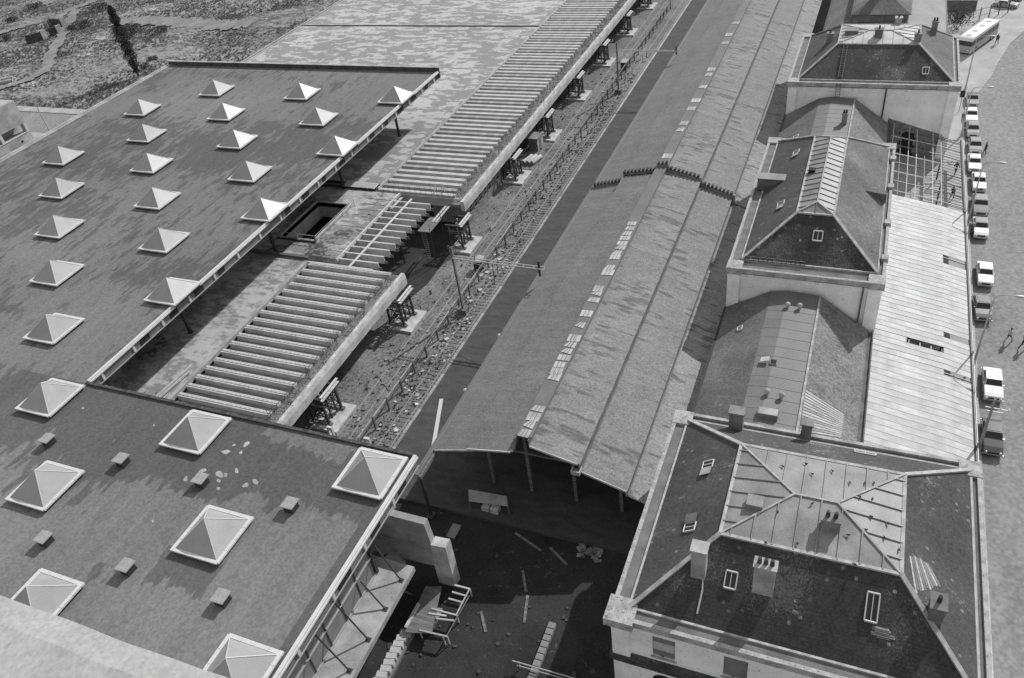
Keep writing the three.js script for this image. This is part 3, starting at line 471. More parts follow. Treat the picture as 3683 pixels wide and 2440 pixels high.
function pavilion(label, o) {
  const { x0, x1, z0, z1, e, b } = o;                                    // outer cornice, eave line, upper break line: [xl, xr, zn, zf]
  const t = thing('station_pavilion', label, 'building', [(x0 + x1) / 2, 0, (z0 + z1) / 2]);
  const zw = o.front ? z0 - 1.0 : z0 - 0.5;
  mesh('wall', box(x0 + 0.5, x1 - 0.5, 0, 10.36, z1 + 0.5, zw), M.wall, t);
  mesh('frieze', ring(x0 + 0.38, x1 - 0.38, z0 - 0.38, z1 + 0.38, 0.5, 9.7, 10.3), M.wall, t);
  mesh('cornice', ring(x0, x1, z0, z1, 1.0, 10.5, 10.72), M.stone, t); mesh('drip_band', ring(x0 + 0.12, x1 - 0.12, z0 - 0.12, z1 + 0.12, 0.6, 10.36, 10.5), M.soot, t);
  mesh('parapet', ring(x0 + 0.03, x1 - 0.03, z0 - 0.03, z1 + 0.03, 0.3, 10.72, 11.05), M.stone, t);
  mesh('gutter', ring(x0 + 0.33, x1 - 0.33, z0 - 0.33, z1 + 0.33, 1.0, 10.6, 10.84), M.concreteDark, t);
  mesh('roof_core', box(e[0] + 0.2, e[1] - 0.2, 10.3, 10.95, e[3] + 0.2, e[2] - 0.2), M.wood, t);
  mesh('flashing', ring(e[0] - 0.1, e[1] + 0.1, e[2] + 0.1, e[3] - 0.1, 0.16, 10.84, 11.02), M.zincLine, t);
  const E_ = [V(e[0], 10.95, e[2]), V(e[1], 10.95, e[2]), V(e[1], 10.95, e[3]), V(e[0], 10.95, e[3])], B_ = [V(b[0], 14.2, b[2]), V(b[1], 14.2, b[2]), V(b[1], 14.2, b[3]), V(b[0], 14.2, b[3])];
  const sl = []; for (let i = 0; i < 4; i++) { const j = (i + 1) % 4; const pl = [E_[i], E_[j], B_[j], B_[i]]; sl.push({ p: E_[i], n: E_[j].clone().sub(E_[i]).cross(B_[i].clone().sub(E_[i])).normalize(), m: mesh('slate_slope', plate(pl, 0.15), o.slates[i], t) }); }
  for (let i = 0; i < 4; i++) mesh('hip_flashing', bar(E_[i].clone().add(V(0, 0.06, 0)), B_[i].clone().add(V(0, 0.06, 0)), 0.3, 0.14), M.zincLine, t);
  for (let i = 0; i < 4; i++) mesh('break_roll', bar(B_[i].clone().add(V(0, 0.02, 0)), B_[(i + 1) % 4].clone().add(V(0, 0.02, 0)), 0.24, 0.16), M.zincLine, t);
  const [rx0, rx1, rz0, rz1] = o.ridge; metalRoof(t, b[0], b[1], b[2], b[3], rx0, rx1, rz0, rz1, 14.24, 14.85, o.step ?? 1.35, o.metal ?? M.zinc);
  for (const [x, z] of [[x0, z0], [x1, z0], [x0, z1], [x1, z1]]) { const sx = Math.sign(x - (x0 + x1) / 2), sz = Math.sign(z - (z0 + z1) / 2), cx = x - sx * 0.75, cz = z - sz * 0.75;
    const cb = o.front && x === x0 && z === z0 ? 1.0 : 0.78; mesh('corner_block', box(cx - cb, cx + cb, 10.3, 11.09, cz - cb, cz + cb), M.stone, t); mesh('pilaster', box(cx - 0.62, cx + 0.62, 0, 10.3, cz - 0.62, cz + 0.62), M.wall, t); }
  return { t, near: sl[0], right: sl[1], far: sl[2], left: sl[3], topN: { p: B_[0], n: V(0, 4, 0.6).normalize() } };
}
const AX = V(1, 0, 0), AZ = V(0, 0, 1);
// nearest pavilion, with a real window front
{
  const f = pavilion('large mansard-roofed station pavilion with pale seamed metal top and shuttered windows', { x0: -11, x1: 12, z0: -28.8, z1: -49.4, e: [-9.8, 11.25, -29.95, -48.55], b: [-4.82, 6.4, -35.2, -43.75], ridge: [-0.55, 2.25, -39.4, -39.4], front: true, slates: [M.slateOld, M.slate, M.slate, M.slate] }), t = f.t;
  const sh = new THREE.Shape([[-10.5, 0], [11.5, 0], [11.5, 10.36], [-10.5, 10.36]].map(p => new THREE.Vector2(...p))), wins = [-7.3, -2.5, 2.4, 7.3];
  for (const x of wins) { sh.holes.push(new THREE.Path([[x - 0.78, 6.9], [x + 0.78, 6.9], [x + 0.78, 9.3], [x - 0.78, 9.3]].map(p => new THREE.Vector2(...p)))); const a = new THREE.Path(); a.moveTo(x - 0.9, 0.4); a.lineTo(x + 0.9, 0.4); a.lineTo(x + 0.9, 3.6); a.absarc(x, 3.6, 0.9, 0, Math.PI, false); sh.holes.push(a); }
  const g = new THREE.ExtrudeGeometry(sh, { depth: 0.5, bevelEnabled: false, curveSegments: 10 }); g.translate(0, 0, -29.8); mesh('window_front', g, M.wall, t);
  wins.forEach((x, i) => { const w = mesh('shutter', box(x - 0.76, x + 0.76, 6.92, 9.28, -29.46, -29.4), M.panelGrey, t); if (!i) { mesh('blind', box(x - 0.75, x + 0.75, 7.7, 8.65, -29.38, -29.34), M.concreteLight, w); } mesh('sill', box(x - 0.9, x + 0.9, 6.78, 6.9, -29.8, -29.18), M.stone, t); mesh('door_leaf', box(x - 0.88, x + 0.88, 0.4, 4.45, -29.74, -29.66), M.glassDark, t); });
  mesh('string_course', box(-11.1, 12.1, 5.75, 6.35, -29.4, -28.75), M.soot, t);
  mesh('string_course', box(-11.15, -10.45, 5.7, 6.4, -49, -29.4), M.soot, t);
  // chimneys, hatches and roof windows
  const ch = (side, bp, tp, w, d, n, m) => { const p = onPlane(...bp, side.p, side.n); return chimney(t, p, Math.min(p.y + 3.2, Math.max(p.y + 0.8, hAt(p, ...tp) - 0.3)), w, d, n, m); };
  ch(f.near, q(3, 2, 1690, 655), q(3, 2, 1715, 430), 0.95, 0.8, 0, M.concrete); { const p0 = onPlane(...q(3, 2, 1725, 670), f.near.p, f.near.n).addScaledVector(f.near.n, 0.05), p1 = onPlane(...q(3, 2, 1675, 1015), f.near.p, f.near.n).addScaledVector(f.near.n, 0.05), pm = p0.clone().lerp(p1, 0.4).add(V(0.12, 0, 0)); mesh('lead_strip', [bar(p0, pm, 0.1, 0.03), bar(pm, p1, 0.12, 0.03)], M.concreteLight, t); }
  ch(f.near, q(3, 2, 2235, 800), q(3, 2, 2262, 575), 1.3, 0.7, 3, M.concrete);
  ch(f.topN, q(3, 3, 715, 275), q(3, 3, 735, 175), 1.1, 0.7, 2, M.ashlar); ch(f.right, q(3, 3, 1600, 1040), q(3, 3, 1620, 880), 0.8, 1.1, 1, M.concreteDark);
  ch(f.far, q(2, 2, 2005, 815), q(2, 2, 2020, 640), 1.1, 0.8, 0, M.ashlar); ch(f.far, q(2, 3, 505, 905), q(2, 3, 530, 740), 0.8, 0.7, 0, M.ashlar);
  const rw = (s, px, al, w, h, o) => roofWindow(t, onPlane(...px, s.p, s.n), s.n, al, w, h, o);
  rw(f.near, q(3, 2, 1962, 728), AX, 0.75, 1.1); rw(f.near, q(3, 3, 1075, 960), AX, 0.72, 1.75); rw(f.left, q(3, 2, 1615, 280), AZ.clone().negate(), 0.75, 0.9, { flap: M.concreteDark }); rw(f.left, q(2, 2, 1770, 1120), AZ, 0.75, 0.9, { flap: M.concrete }); rw(f.far, q(2, 3, 1015, 1025), AX, 1.5, 0.6, {});
  { const p = onPlane(...q(2, 2, 2165, 1480), f.topN.p, V(0, 1, 0)); mesh('roof_hatch', box(p.x - 0.55, p.x + 0.55, 14.2, 14.95, p.z - 0.5, p.z + 0.5), M.zinc, t); }
  { const at = (u, v) => onPlane(...q(3, 3, u, v), f.right.p, f.right.n).addScaledVector(f.right.n, 0.03), A = at(1385, 490), B = at(1545, 570), C = at(1668, 790), D = at(1445, 870); for (let i = 0; i < 11; i++) { const a = i / 11, b = (i + 0.8) / 11, e = rr(0.86, 1), h = rr(0, 0.1), L = (s, k) => A.clone().lerp(B, s).lerp(D.clone().lerp(C, s), k); mesh('board', plate([L(a, e), L(b, e), L(b, h), L(a, h)], 0.03), i % 3 ? M.ashlar : M.wood, t); } }
  // exposed battens where slates are gone
  for (const [s, u, v, n, w] of [[f.near, 1150, 1140, 6, 1.5]]) for (let i = 0; i < n; i++) { const p = onPlane(...q(3, 3, u + i * (s === f.right ? 3 : 4), v + (s === f.right ? -190 + i * 34 : i * 16)), s.p, s.n).addScaledVector(s.n, 0.03); const al = s === f.right ? AZ : AX, ww = w * rr(0.5, 0.9); mesh('batten', bar(p.clone().addScaledVector(al, -ww / 2), p.clone().addScaledVector(al, ww / 2), 0.14, 0.03), i % 2 ? M.woodDark : M.ashlar, t); }
}
// middle pavilion
let mid;
{
  const f = mid = pavilion('narrow mansard-roofed station pavilion between two lower wings, ribbed metal top', { x0: -10.75, x1: 4.45, z0: -71.4, z1: -102.2, e: [-9.5, 3.7, -73.4, -101.4], b: [-4.82, -1.2, -78.3, -96.6], ridge: [-3.0, -3.0, -79.7, -95.2], step: 1.2, slates: [M.slateOld, M.slateFine, M.slate, M.slate], metal: M.zinc }), t = f.t;
  const rw = (s, px, al, w, h, o) => roofWindow(t, onPlane(...px, s.p, s.n), s.n, al, w, h, o);
  rw(f.near, q(1, 3, 612, 592), AX, 0.9, 1.1); rw(f.left, q(1, 3, 300, 318), AZ, 0.8, 0.8, { flap: M.concrete }); rw(f.left, q(0, 3, 430, 1300), AZ, 0.8, 0.8, { flap: M.concrete });
  const dorm = (x0, x1, z0, z1, y) => { mesh('dormer', box(x0, x1, 11, y, z0, z1), M.concreteDark, t); mesh('dormer_roof', box(x0 - 0.1, x1 + 0.1, y, y + 0.1, z0 - 0.15, z1 + 0.15), M.zinc, t); };
  dorm(-10.2, -7.2, -89.4, -88.2, 12.5); mesh('dormer', prism([[1.6, 11], [3.8, 11], [3.8, 12.1], [1.6, 12.4]], -88.2, -87.3), M.slateFine, t);
  { const p = onY(...q(0, 3, 562, 1462), 14.5); mesh('roof_hatch', box(p.x - 0.35, p.x + 0.35, 14.2, 14.85, p.z - 0.35, p.z + 0.35), M.black, t); }
  mesh('snow_guard', [box(-9.2, -3.2, 11.0, 11.06, -73.35, -73.25), box(-9.2, -3.2, 11.4, 11.46, -73.35, -73.25), ...Array.from({ length: 14 }, (_, i) => box(-9.2 + i * 0.46, -9.14 + i * 0.46, 10.95, 11.42, -73.34, -73.28))], M.iron, t);
  mesh('downpipe', rod(V(-9.95, 0, -71.7), V(-9.95, 10.3, -71.7), 0.09), M.ironLight, t); mesh('downpipe', rod(V(2.6, 5, -71.7), V(2.6, 10.3, -71.7), 0.09), M.ironLight, t);
  for (const [z, x] of [[-76, 4.0], [-83, 4.0], [-91, 4.0], [-98, 4.0]]) mesh('gutter_block', box(x - 0.1, x + 0.55, 10.75, 11.3, z - 0.4, z + 0.4), M.concrete, t);
}
// far pavilion
{
  const f = pavilion('far mansard-roofed station pavilion with ladder on its dark slate slope', { x0: -10.75, x1: 12, z0: -120.7, z1: -141, e: [-9.45, 11.2, -122.1, -140.2], b: [-4.75, 6.2, -127.7, -135.8], ridge: [-0.7, 2.3, -131.6, -131.6], slates: [M.slate, M.slateFine, M.slate, M.slate], metal: M.zincPale }), t = f.t, z2 = (u, v) => [2800 + u / 3.381, v / 3.381];
  const ch = (s, bp, tp, w, d, n, m) => { const p = onPlane(...bp, s.p, s.n); return chimney(t, p, Math.min(p.y + 3, Math.max(p.y + 0.9, hAt(p, ...tp) - 0.3)), w, d, n, m); };
  ch(f.left, z2(622, 505), z2(635, 385), 0.9, 0.8, 1, M.ashlar); ch(f.topN, z2(1215, 450), z2(1225, 335), 1.1, 0.9, 1, M.concreteDark); ch(f.right, z2(1690, 490), z2(1715, 395), 0.9, 0.8, 1, M.ashlar); ch(f.right, z2(1885, 405), z2(1915, 240), 0.8, 0.8, 2, M.ashlar); ch(f.far, z2(1450, 320), z2(1455, 195), 0.9, 0.8, 1, M.concrete);
  { const p = onPlane(...z2(890, 425), f.topN.p, V(0, 1, 0)); mesh('roof_hatch', box(p.x - 0.9, p.x + 0.9, 14.2, 15.1, p.z - 0.9, p.z + 0.9), M.zincDark, t); }
  roofWindow(t, onPlane(...q(0, 3, 1530, 605), f.near.p, f.near.n), f.near.n, AX, 0.8, 1.1);
  mesh('downpipe', rod(V(2.7, 5.5, -121.05), V(2.7, 10.3, -121.05), 0.1), M.iron, t); mesh('downpipe', rod(V(-9.6, 7, -121.05), V(-9.6, 10.3, -121.05), 0.09), M.ironLight, t);
  // rusticated ground floor under the old canopy line, block by block, with an arched door
  const zf = -121.2; for (let r = 0; r < 10; r++) for (let k = 0; k < 8; k++) {
    const y0 = 0.12 + r * 0.62, x0 = 3.9 + k * 1.0 - (r % 2 ? 0.5 : 0), x1 = Math.min(11.4, x0 + 0.96), xm = (x0 + x1) / 2; const xa = Math.max(3.6, x0), top = xx => Math.min(y0 + 0.58, 5.9 - (xx - 3.6) * 0.3); if (x0 > 11.1 || top(x1) < y0 + 0.08) continue; if (Math.abs(xm - 6.6) < 1.15 && y0 < 3.1) continue; if (Math.hypot(xm - 6.6, y0 + 0.3 - 3.1) < 1.15) continue;
    mesh('block', prism([[xa, y0], [x1, y0], [x1, top(x1)], [xa, top(xa)]], zf, -120.98 + rr(0, 0.04)), M.ashlar, t); }
  const a = new THREE.Shape(); a.moveTo(5.6, 0.1); a.lineTo(7.6, 0.1); a.lineTo(7.6, 3.1); a.absarc(6.6, 3.1, 1.0, 0, Math.PI, false); const g = new THREE.ExtrudeGeometry(a, { depth: 0.1, bevelEnabled: false }); g.translate(0, 0, -121.12); mesh('arched_door', g, M.glassDark, t);
  mesh('mortar', prism([[3.6, 0.1], [11.45, 0.1], [11.45, 3.5], [3.6, 5.88]], -121.25, -121.16), M.ashlar, t); mesh('door_surround', new THREE.TorusGeometry(1.12, 0.13, 6, 18, Math.PI).translate(6.6, 3.1, -121.0), M.ashlar, t);
  const la = thing('roof_ladder', 'dark ladder running down slate slope and wall of far pavilion', 'ladder', [-3.9, 10, -122]);
  { const p0 = onPlane(...q(0, 3, 850, 395), f.near.p, f.near.n), p1 = onPlane(...q(0, 3, 800, 670), f.near.p, f.near.n), lift = f.near.n.clone().multiplyScalar(0.15); for (const d of [-0.28, 0.28]) { mesh('stile', bar(p0.clone().add(lift).add(V(d, 0, 0)), p1.clone().add(lift).add(V(d, 0, 0)), 0.1), M.woodDark, la); mesh('stile', bar(V(p1.x + d, 11.1, -120.6), V(p1.x + d, 8.2, -120.6), 0.08), M.woodDark, la); }
    for (let i = 1; i < 18; i++) { const c = p0.clone().lerp(p1, i / 18).add(lift); mesh('rung', bar(c.clone().add(V(-0.28, 0, 0)), c.clone().add(V(0.28, 0, 0)), 0.06), M.woodDark, la); } for (let y = 8.4; y < 11; y += 0.35) mesh('rung', bar(V(p1.x - 0.28, y, -120.6), V(p1.x + 0.28, y, -120.6), 0.05), M.woodDark, la); }
}
// ================= WINGS =================
function wing(label, z0, z1) {
  const t = thing('station_wing', label, 'building', [-3.4, 0, (z0 + z1) / 2]);
  mesh('wall', box(-10.4, 3.7, 0, 5.25, z1, z0), M.wall, t);
  const st = (a, b, m, n) => mesh(n, plate([V(a[0], a[1], z0), V(b[0], b[1], z0), V(b[0], b[1], z1), V(a[0], a[1], z1)], 0.14), m, t);
  st([-10.5, 6.0], [-6.0, 8.75], M.slateFine, 'slate_slope'); st([-6.0, 8.75], [-4.4, 9.0], M.zincDark, 'metal_roof'); const mr = st([-4.4, 9.0], [-1.25, 8.85], M.zincDark, 'metal_roof'); st([-1.25, 8.85], [3.75, 5.25], M.tile, 'tile_slope');
  mesh('gable_fill', prism([[-10.4, 5.25], [3.6, 5.25], [-1.25, 8.7], [-4.4, 8.85], [-6, 8.6], [-10.4, 5.9]], z1, z0), M.wood, t);
  mesh('ridge_roll', box(-1.35, -1.15, 8.8, 9.0, z1, z0), M.zincLine, t); mesh('valley_gutter', [box(-10.75, -10.5, 5.7, 6.0, z1, z0)], M.dark, t);
  mesh('gutter', [box(3.7, 4.22, 4.9, 5.0, z1, z0), box(3.68, 3.74, 5.0, 5.3, z1, z0), box(4.16, 4.22, 5.0, 5.3, z1, z0)], M.concreteDark, t);
  for (let z = z0 - 1.2; z > z1; z -= 1.45) mesh('seam', [bar(V(-5.95, 8.765, z), V(-4.4, 9.008, z), 0.045, 0.016), bar(V(-4.4, 9.008, z), V(-1.3, 8.86, z), 0.045, 0.016)], M.concreteDark, mr);
  return t;
}
{
  const t = wing('lower wing roof with round cowls beside the sheeted street canopy, nearest pavilion behind', -49.4, -71.4), cowl = (u, v, r, c) => { const p = onY(...q(r, c, u, v), 9.1); mesh('cowl', [rod(V(p.x, 8.7, p.z), V(p.x, 9.2, p.z), 0.14), new THREE.SphereGeometry(0.27, 14, 10).translate(p.x, 9.35, p.z)], M.concrete, t); };
  cowl(180, 510, 2, 3); cowl(303, 540, 2, 3); cowl(355, 1190, 1, 3); cowl(457, 1200, 1, 3);
  { const p = onY(...q(2, 3, 187, 690), 9.1); mesh('roof_light', box(p.x - 0.85, p.x + 0.85, 8.8, 9.45, p.z - 0.45, p.z + 0.45), M.zincDark, t); mesh('roof_light_top', box(p.x - 0.8, p.x + 0.8, 9.45, 9.5, p.z - 0.4, p.z + 0.4), M.concrete, t); }
  { const p = onY(...q(2, 3, 235, 245), 9.05); const h = mesh('roof_hatch', [box(p.x - 0.32, p.x + 0.32, 8.8, 9.12, p.z - 0.36, p.z + 0.36)], M.zinc, t); mesh('hatch_shade_plate', box(p.x - 0.26, p.x + 0.26, 9.1, 9.14, p.z - 0.3, p.z + 0.3), M.black, h); mesh('hatch_lid', plate([V(p.x - 1.2, 9.2, p.z + 0.35), V(p.x - 0.4, 9.4, p.z + 0.25), V(p.x - 0.4, 9.4, p.z - 0.4), V(p.x - 1.15, 9.2, p.z - 0.3)], 0.06), M.concreteLight, h); }  // black plate on the hatch paints the shade inside its opening
  roofWindow(t, V(-8.3, 7.35, -71.4 + 5.2), V(-2.75, 4.5, 0).normalize(), AZ, 0.6, 0.5);
  // bare boarding next to the pavilion where tiles are off
  const n = V(3.6, 5, 0).normalize(), tp = V(-1.25, 8.85, -60), at = (u, v) => onPlane(...q(2, 3, u, v), tp, n).addScaledVector(n, 0.05), A = at(505, 480), B = at(832, 690), C = at(808, 892), D = at(455, 838);
  for (let i = 0; i < 14; i++) { const f0 = i / 14, f1 = (i + 0.72) / 14; mesh('board', plate([A.clone().lerp(D, f1), B.clone().lerp(C, f1), B.clone().lerp(C, f0), A.clone().lerp(D, f0)], 0.03), i % 3 ? M.wood : M.concrete, t); }
}
{
  const t = wing('lower wing roof with one twin-pot chimney between the middle and far pavilions', -102.2, -120.7);
  { const p = onY(...q(0, 3, 835, 1050), 8.95); chimney(t, p, 10.3, 0.7, 0.6, 2, M.ashlar); }
  roofWindow(t, V(-8, 7.55, -110), V(-2.75, 4.5, 0).normalize(), AZ, 0.7, 0.7, { flap: M.concrete });
}
{ // buildings past the far pavilion
  const t = thing('goods_building', 'broad grey-roofed station building with a raised hipped clerestory, past far pavilion', 'building', [1, 0, -170]);
  mesh('wall', box(-8.1, 11.2, 0, 5.9, -330, -141.2), M.wall, t);
  mesh('roof_slope', plate([V(-8.4, 6, -141.2), V(-4, 8.4, -141.2), V(-4, 8.4, -330), V(-8.4, 6, -330)], 0.15), M.slateFine, t);
  mesh('roof_slope', plate([V(5, 9, -141.2), V(11.35, 6, -141.2), V(11.35, 6, -330), V(5, 9, -330)], 0.15), M.slatePale, t);
  mesh('roof_slope', plate([V(-4, 8.4, -141.2), V(5, 9, -141.2), V(5, 9, -330), V(-4, 8.4, -330)], 0.15), M.slateFine, t);
  mesh('clerestory_wall', box(-3.8, 4.9, 8.3, 10, -330, -154), M.ashlar, t);
  mesh('clerestory_roof', [plate([V(-4.2, 10, -153.4), V(5.3, 10, -153.4), V(0.5, 12.6, -158.5)], 0.12), plate([V(5.3, 10, -153.4), V(5.3, 10, -330), V(0.5, 12.6, -330), V(0.5, 12.6, -158.5)], 0.12), plate([V(-4.2, 10, -330), V(-4.2, 10, -153.4), V(0.5, 12.6, -158.5), V(0.5, 12.6, -330)], 0.12)], M.slateFine, t);
  chimney(t, V(-0.4, 11.4, -157.6), 13.6, 1.3, 1.1, 0, M.concreteDark);
  mesh('gutter', [box(11.35, 11.6, 5.75, 6.02, -330, -141.2)], M.iron, t); mesh('left_gutter', box(-8.7, -8.4, 5.7, 6, -330, -141.2), M.dark, t);
}
// ================= STREET CANOPY =================
{
  const t = thing('street_canopy', 'long sheeted street canopy, its far end stripped to bare rafters', 'canopy', [9, 0, -85]);
  const A = [4.26, 5.22], B = [10.9, 3.92], C = [13.42, 3.22], prof = (a, b, w) => uvM(plate([V(a[0], a[1], w), V(b[0], b[1], w), V(b[0], b[1], -w), V(a[0], a[1], -w)].map(p => p.sub(V(9, 0, 0))), 0.035));
  const gi = prof(A, B, 0.395), go = prof(B, C, 0.395), gi2 = prof(A, B, 0.4298), go2 = prof(B, C, 0.4298); const seamI = uvM(bar(V(A[0] - 9, A[1] + 0.01, 0), V(B[0] - 9, B[1] + 0.01, 0), 0.06, 0.03)), seamO = uvM(bar(V(B[0] - 9, B[1] + 0.01, 0), V(C[0] - 9, C[1] + 0.01, 0), 0.06, 0.03));
  const gone = { 25: 'i', 21: 'o', 25.5: 'o', 44: 'o', 45: 'o', 28: 'o' }, gp = prof(A, [7.4, A[1] - (7.4 - A[0]) * 0.1958], 0.395);
  for (let i = 0; i < 59; i++) {
    const z = -50 - i * 0.86, tight = i < 21, zl = z + 85, m = M.sheet[(i * 7 + ((i * i) % 5)) % 3], lift = tight ? 0 : rr(0, 0.02);
    same('roof_sheet', gone[i] === 'i' ? gp : tight ? gi2 : gi, m, t, V(0, lift, zl)); if (gone[i] !== 'o') same('roof_sheet', tight ? go2 : go, m, t, V(0, lift, zl));
    if (tight) { same('seam', seamI, M.sheet[2], t, V(0, 0, zl - 0.43)); same('seam', seamO, M.sheet[2], t, V(0, 0, zl - 0.43)); }
  }
  for (let z = -50; z > -121; z -= 2.58) { const bare = z < -100.4, m = bare && Math.round(-z / 2.58) % 2 ? M.white : M.ironLight; mesh('rafter', [bar(V(A[0], A[1] - 0.1, z), V(B[0], B[1] - 0.1, z), 0.08, 0.12), bar(V(B[0], B[1] - 0.1, z), V(C[0], C[1] - 0.1, z), 0.08, 0.12)], m, t); }
  for (let k = 0; k <= 6; k++) { const f = k / 6, x = 4.5 + f * 6.3, y = 5.2 - f * 1.26; mesh('purlin', box(x - 0.035, x + 0.035, y - 0.05, y + 0.05, -120.8, -100.4), k % 3 === 1 ? M.ironLight : M.white, t); mesh('purlin', box(x - 0.05, x + 0.05, y - 0.26, y - 0.14, -100.4, -49.8), M.ironLight, t); }
  for (let z = -101; z > -120.6; z -= 0.82) { mesh('glazing_bar', bar(V(B[0], B[1], z), V(C[0], C[1], z), 0.06), M.iron, t); if (Math.round(z) % 2) mesh('glazing_bar', bar(V(7.5, 4.62, z), V(B[0], B[1] + 0.02, z), 0.05), M.iron, t); }
  mesh('outer_beam', box(13.38, 13.56, 2.95, 3.26, -120.8, -49.7), M.dark, t); mesh('gutter', [box(13.56, 13.72, 3.05, 3.1, -120.8, -49.7), box(13.68, 13.74, 3.05, 3.2, -120.8, -49.7)], M.galv, t); mesh('inner_beam', box(10.8, 11, 3.6, 3.8, -120.8, -49.7), M.iron, t);
  for (let z = -53; z > -121; z -= 6.8) mesh('column', [rod(V(10.9, 0.1, z), V(10.9, 3.7, z), 0.11, 0.08), bar(V(10.9, 2.9, z), V(13.3, 3.05, z), 0.07)], M.iron, t);
}
// ================= VEHICLES =================
function extrudeSide(pts, w, bev) { const s = new THREE.Shape(pts.map(p => new THREE.Vector2(p[0], p[1]))); const g = new THREE.ExtrudeGeometry(s, { depth: w - 2 * bev, bevelEnabled: true, bevelThickness: bev, bevelSize: bev, bevelSegments: 2 }); g.translate(0, 0, -(w - 2 * bev) / 2); g.rotateY(-Math.PI / 2); return g; }   // profile (z, y) -> across x
const paint = (c, r = 0.35) => new THREE.MeshPhysicalMaterial({ color: new THREE.Color().setRGB(c, c, c), roughness: r, clearcoat: 0.6, clearcoatRoughness: 0.15 });
const chrome = P(0.55, 0.25, 0.8), tyre = P(0.015, 0.9), lampGlass = P(0.6, 0.2);
function car(label, x, z, o = {}) {
  const t = thing('parked_car', label, 'car', [0, 0, 0], 'cars parked along the kerb'), L = (o.len ?? 4.15) * 0.53, W = (o.w ?? 1.58) * 1.06, h = o.h ?? 1.42, body = o.body ?? paint(0.6), k = o.round ?? 0;
  mesh('body', extrudeSide([[-L, 0.42], [-L + 0.03, 0.74 - k * 0.1], [-L + 0.2, 0.9 - k * 0.04], [-L + 0.9, 0.95], [0.62, 0.95], [L - 0.55, 0.88 - k * 0.03], [L - 0.12, 0.8 - k * 0.12], [L, 0.62], [L, 0.4], [L - 0.3, 0.3], [-L + 0.3, 0.3]], W - 0.04, 0.06), body, t);
  const zb0 = -L + (o.boot ?? 0.75), zb1 = 0.78, zt0 = zb0 + 0.42 - k * 0.1, zt1 = 0.22, wb = W / 2 - 0.08, wt = W / 2 - 0.2, b = [V(-wb, 0.93, zb1), V(wb, 0.93, zb1), V(wb, 0.93, zb0), V(-wb, 0.93, zb0)], u = [V(-wt, h, zt1), V(wt, h, zt1), V(wt, h, zt0), V(-wt, h, zt0)];
  const gl = []; for (let i = 0; i < 4; i++) { const j = (i + 1) % 4; gl.push(plate([b[i], b[j], u[j], u[i]], 0.03)); } const glass = mesh('windows', gl, M.glassDark, t);
  const rf = mesh('roof', [plate([V(-wt - 0.04, h + 0.02, zt1 + 0.03), V(wt + 0.04, h + 0.02, zt1 + 0.03), V(wt + 0.04, h + 0.02, zt0 - 0.05), V(-wt - 0.04, h + 0.02, zt0 - 0.05)], 0.06), plate([V(-wt + 0.1, h + 0.05, zt1 - 0.12), V(wt - 0.1, h + 0.05, zt1 - 0.12), V(wt - 0.1, h + 0.05, zt0 + 0.12), V(-wt + 0.1, h + 0.05, zt0 + 0.12)], 0.05)], o.roof ?? body, t);
  for (let i = 0; i < 4; i++) mesh('pillar', bar(b[i], u[i], 0.07, 0.06), o.roof ?? body, glass); for (const s of [-1, 1]) mesh('pillar', bar(V(s * wb, 0.93, -0.25), V(s * wt, h, -0.25), 0.06), o.roof ?? body, glass);
  for (const [s, zz] of [[-1, L - 0.78], [1, L - 0.78], [-1, -L + 0.75], [1, -L + 0.75]]) { const w = mesh('wheel', rod(V(s * (W / 2 - 0.2), 0.3, zz), V(s * (W / 2 - 0.01), 0.3, zz), 0.3, 0.3, 16), tyre, t); mesh('hub_cap', rod(V(s * (W / 2 - 0.02), 0.3, zz), V(s * (W / 2 + 0.005), 0.3, zz), 0.17, 0.15, 12), chrome, w); }
  mesh('bumper', box(-W / 2 - 0.02, W / 2 + 0.02, 0.42, 0.54, L + 0.02, L + 0.1), chrome, t); mesh('bumper', box(-W / 2, W / 2, 0.42, 0.54, -L - 0.12, -L - 0.04), chrome, t);
  for (const s of [-1, 1]) { mesh('headlight', rod(V(s * (W / 2 - 0.25), 0.68, L - 0.02), V(s * (W / 2 - 0.25), 0.68, L + 0.07), 0.1, 0.1, 12), lampGlass, t); mesh('mirror', box(s * (W / 2) - 0.06, s * (W / 2) + 0.06, 0.98, 1.08, 0.55, 0.63), chrome, t); }
  mesh('grille', box(-W / 2 + 0.4, W / 2 - 0.4, 0.58, 0.76, L, L + 0.065), M.dark, t);
  if (o.ornament) mesh('bonnet_strip', box(-0.02, 0.02, 0.9, 0.94, 0.85, L - 0.5), chrome, t);
  if (o.rack) for (const zz of [-0.8, -0.3]) mesh('roof_rack_bar', box(-wt, wt, h + 0.1, h + 0.14, zz, zz + 0.05), M.iron, t);
  t.position.set(x, 0, z - L); t.rotation.y = o.turn ?? 0; return t;
}
const cw = paint(0.68), cg = paint(0.27, 0.25), cd = paint(0.07, 0.15), cm = paint(0.16, 0.22);
car('rounded dark car parked nearest the near pavilion, behind plain pole', 15.55, -61.5, { body: cd, round: 1, h: 1.42 });
car('boxy white saloon parked between plain pole and nearest street lamp', 15.9, -69.05, { body: cw, len: 4.3, w: 1.62 });
car('dark car under the arm of nearest street lamp, glossy bonnet', 15.4, -82.1, { body: cm, len: 4.0, boot: 0.6, turn: 0.05, round: 0.6 });
car('lone white saloon parked ahead of the dark car, long shadow before it', 15.95, -88.9, { body: cw, len: 4.2 });
car('white car with darker roof, first of the kerb queue counted from pavilion end', 15.85, -99.4, { body: cw, roof: cg, len: 4.15, round: 0.5 });
car('large dark saloon with bonnet badge, second in the kerb queue', 16.0, -104.9, { body: cm, roof: cg, len: 4.7, w: 1.7, ornament: true });
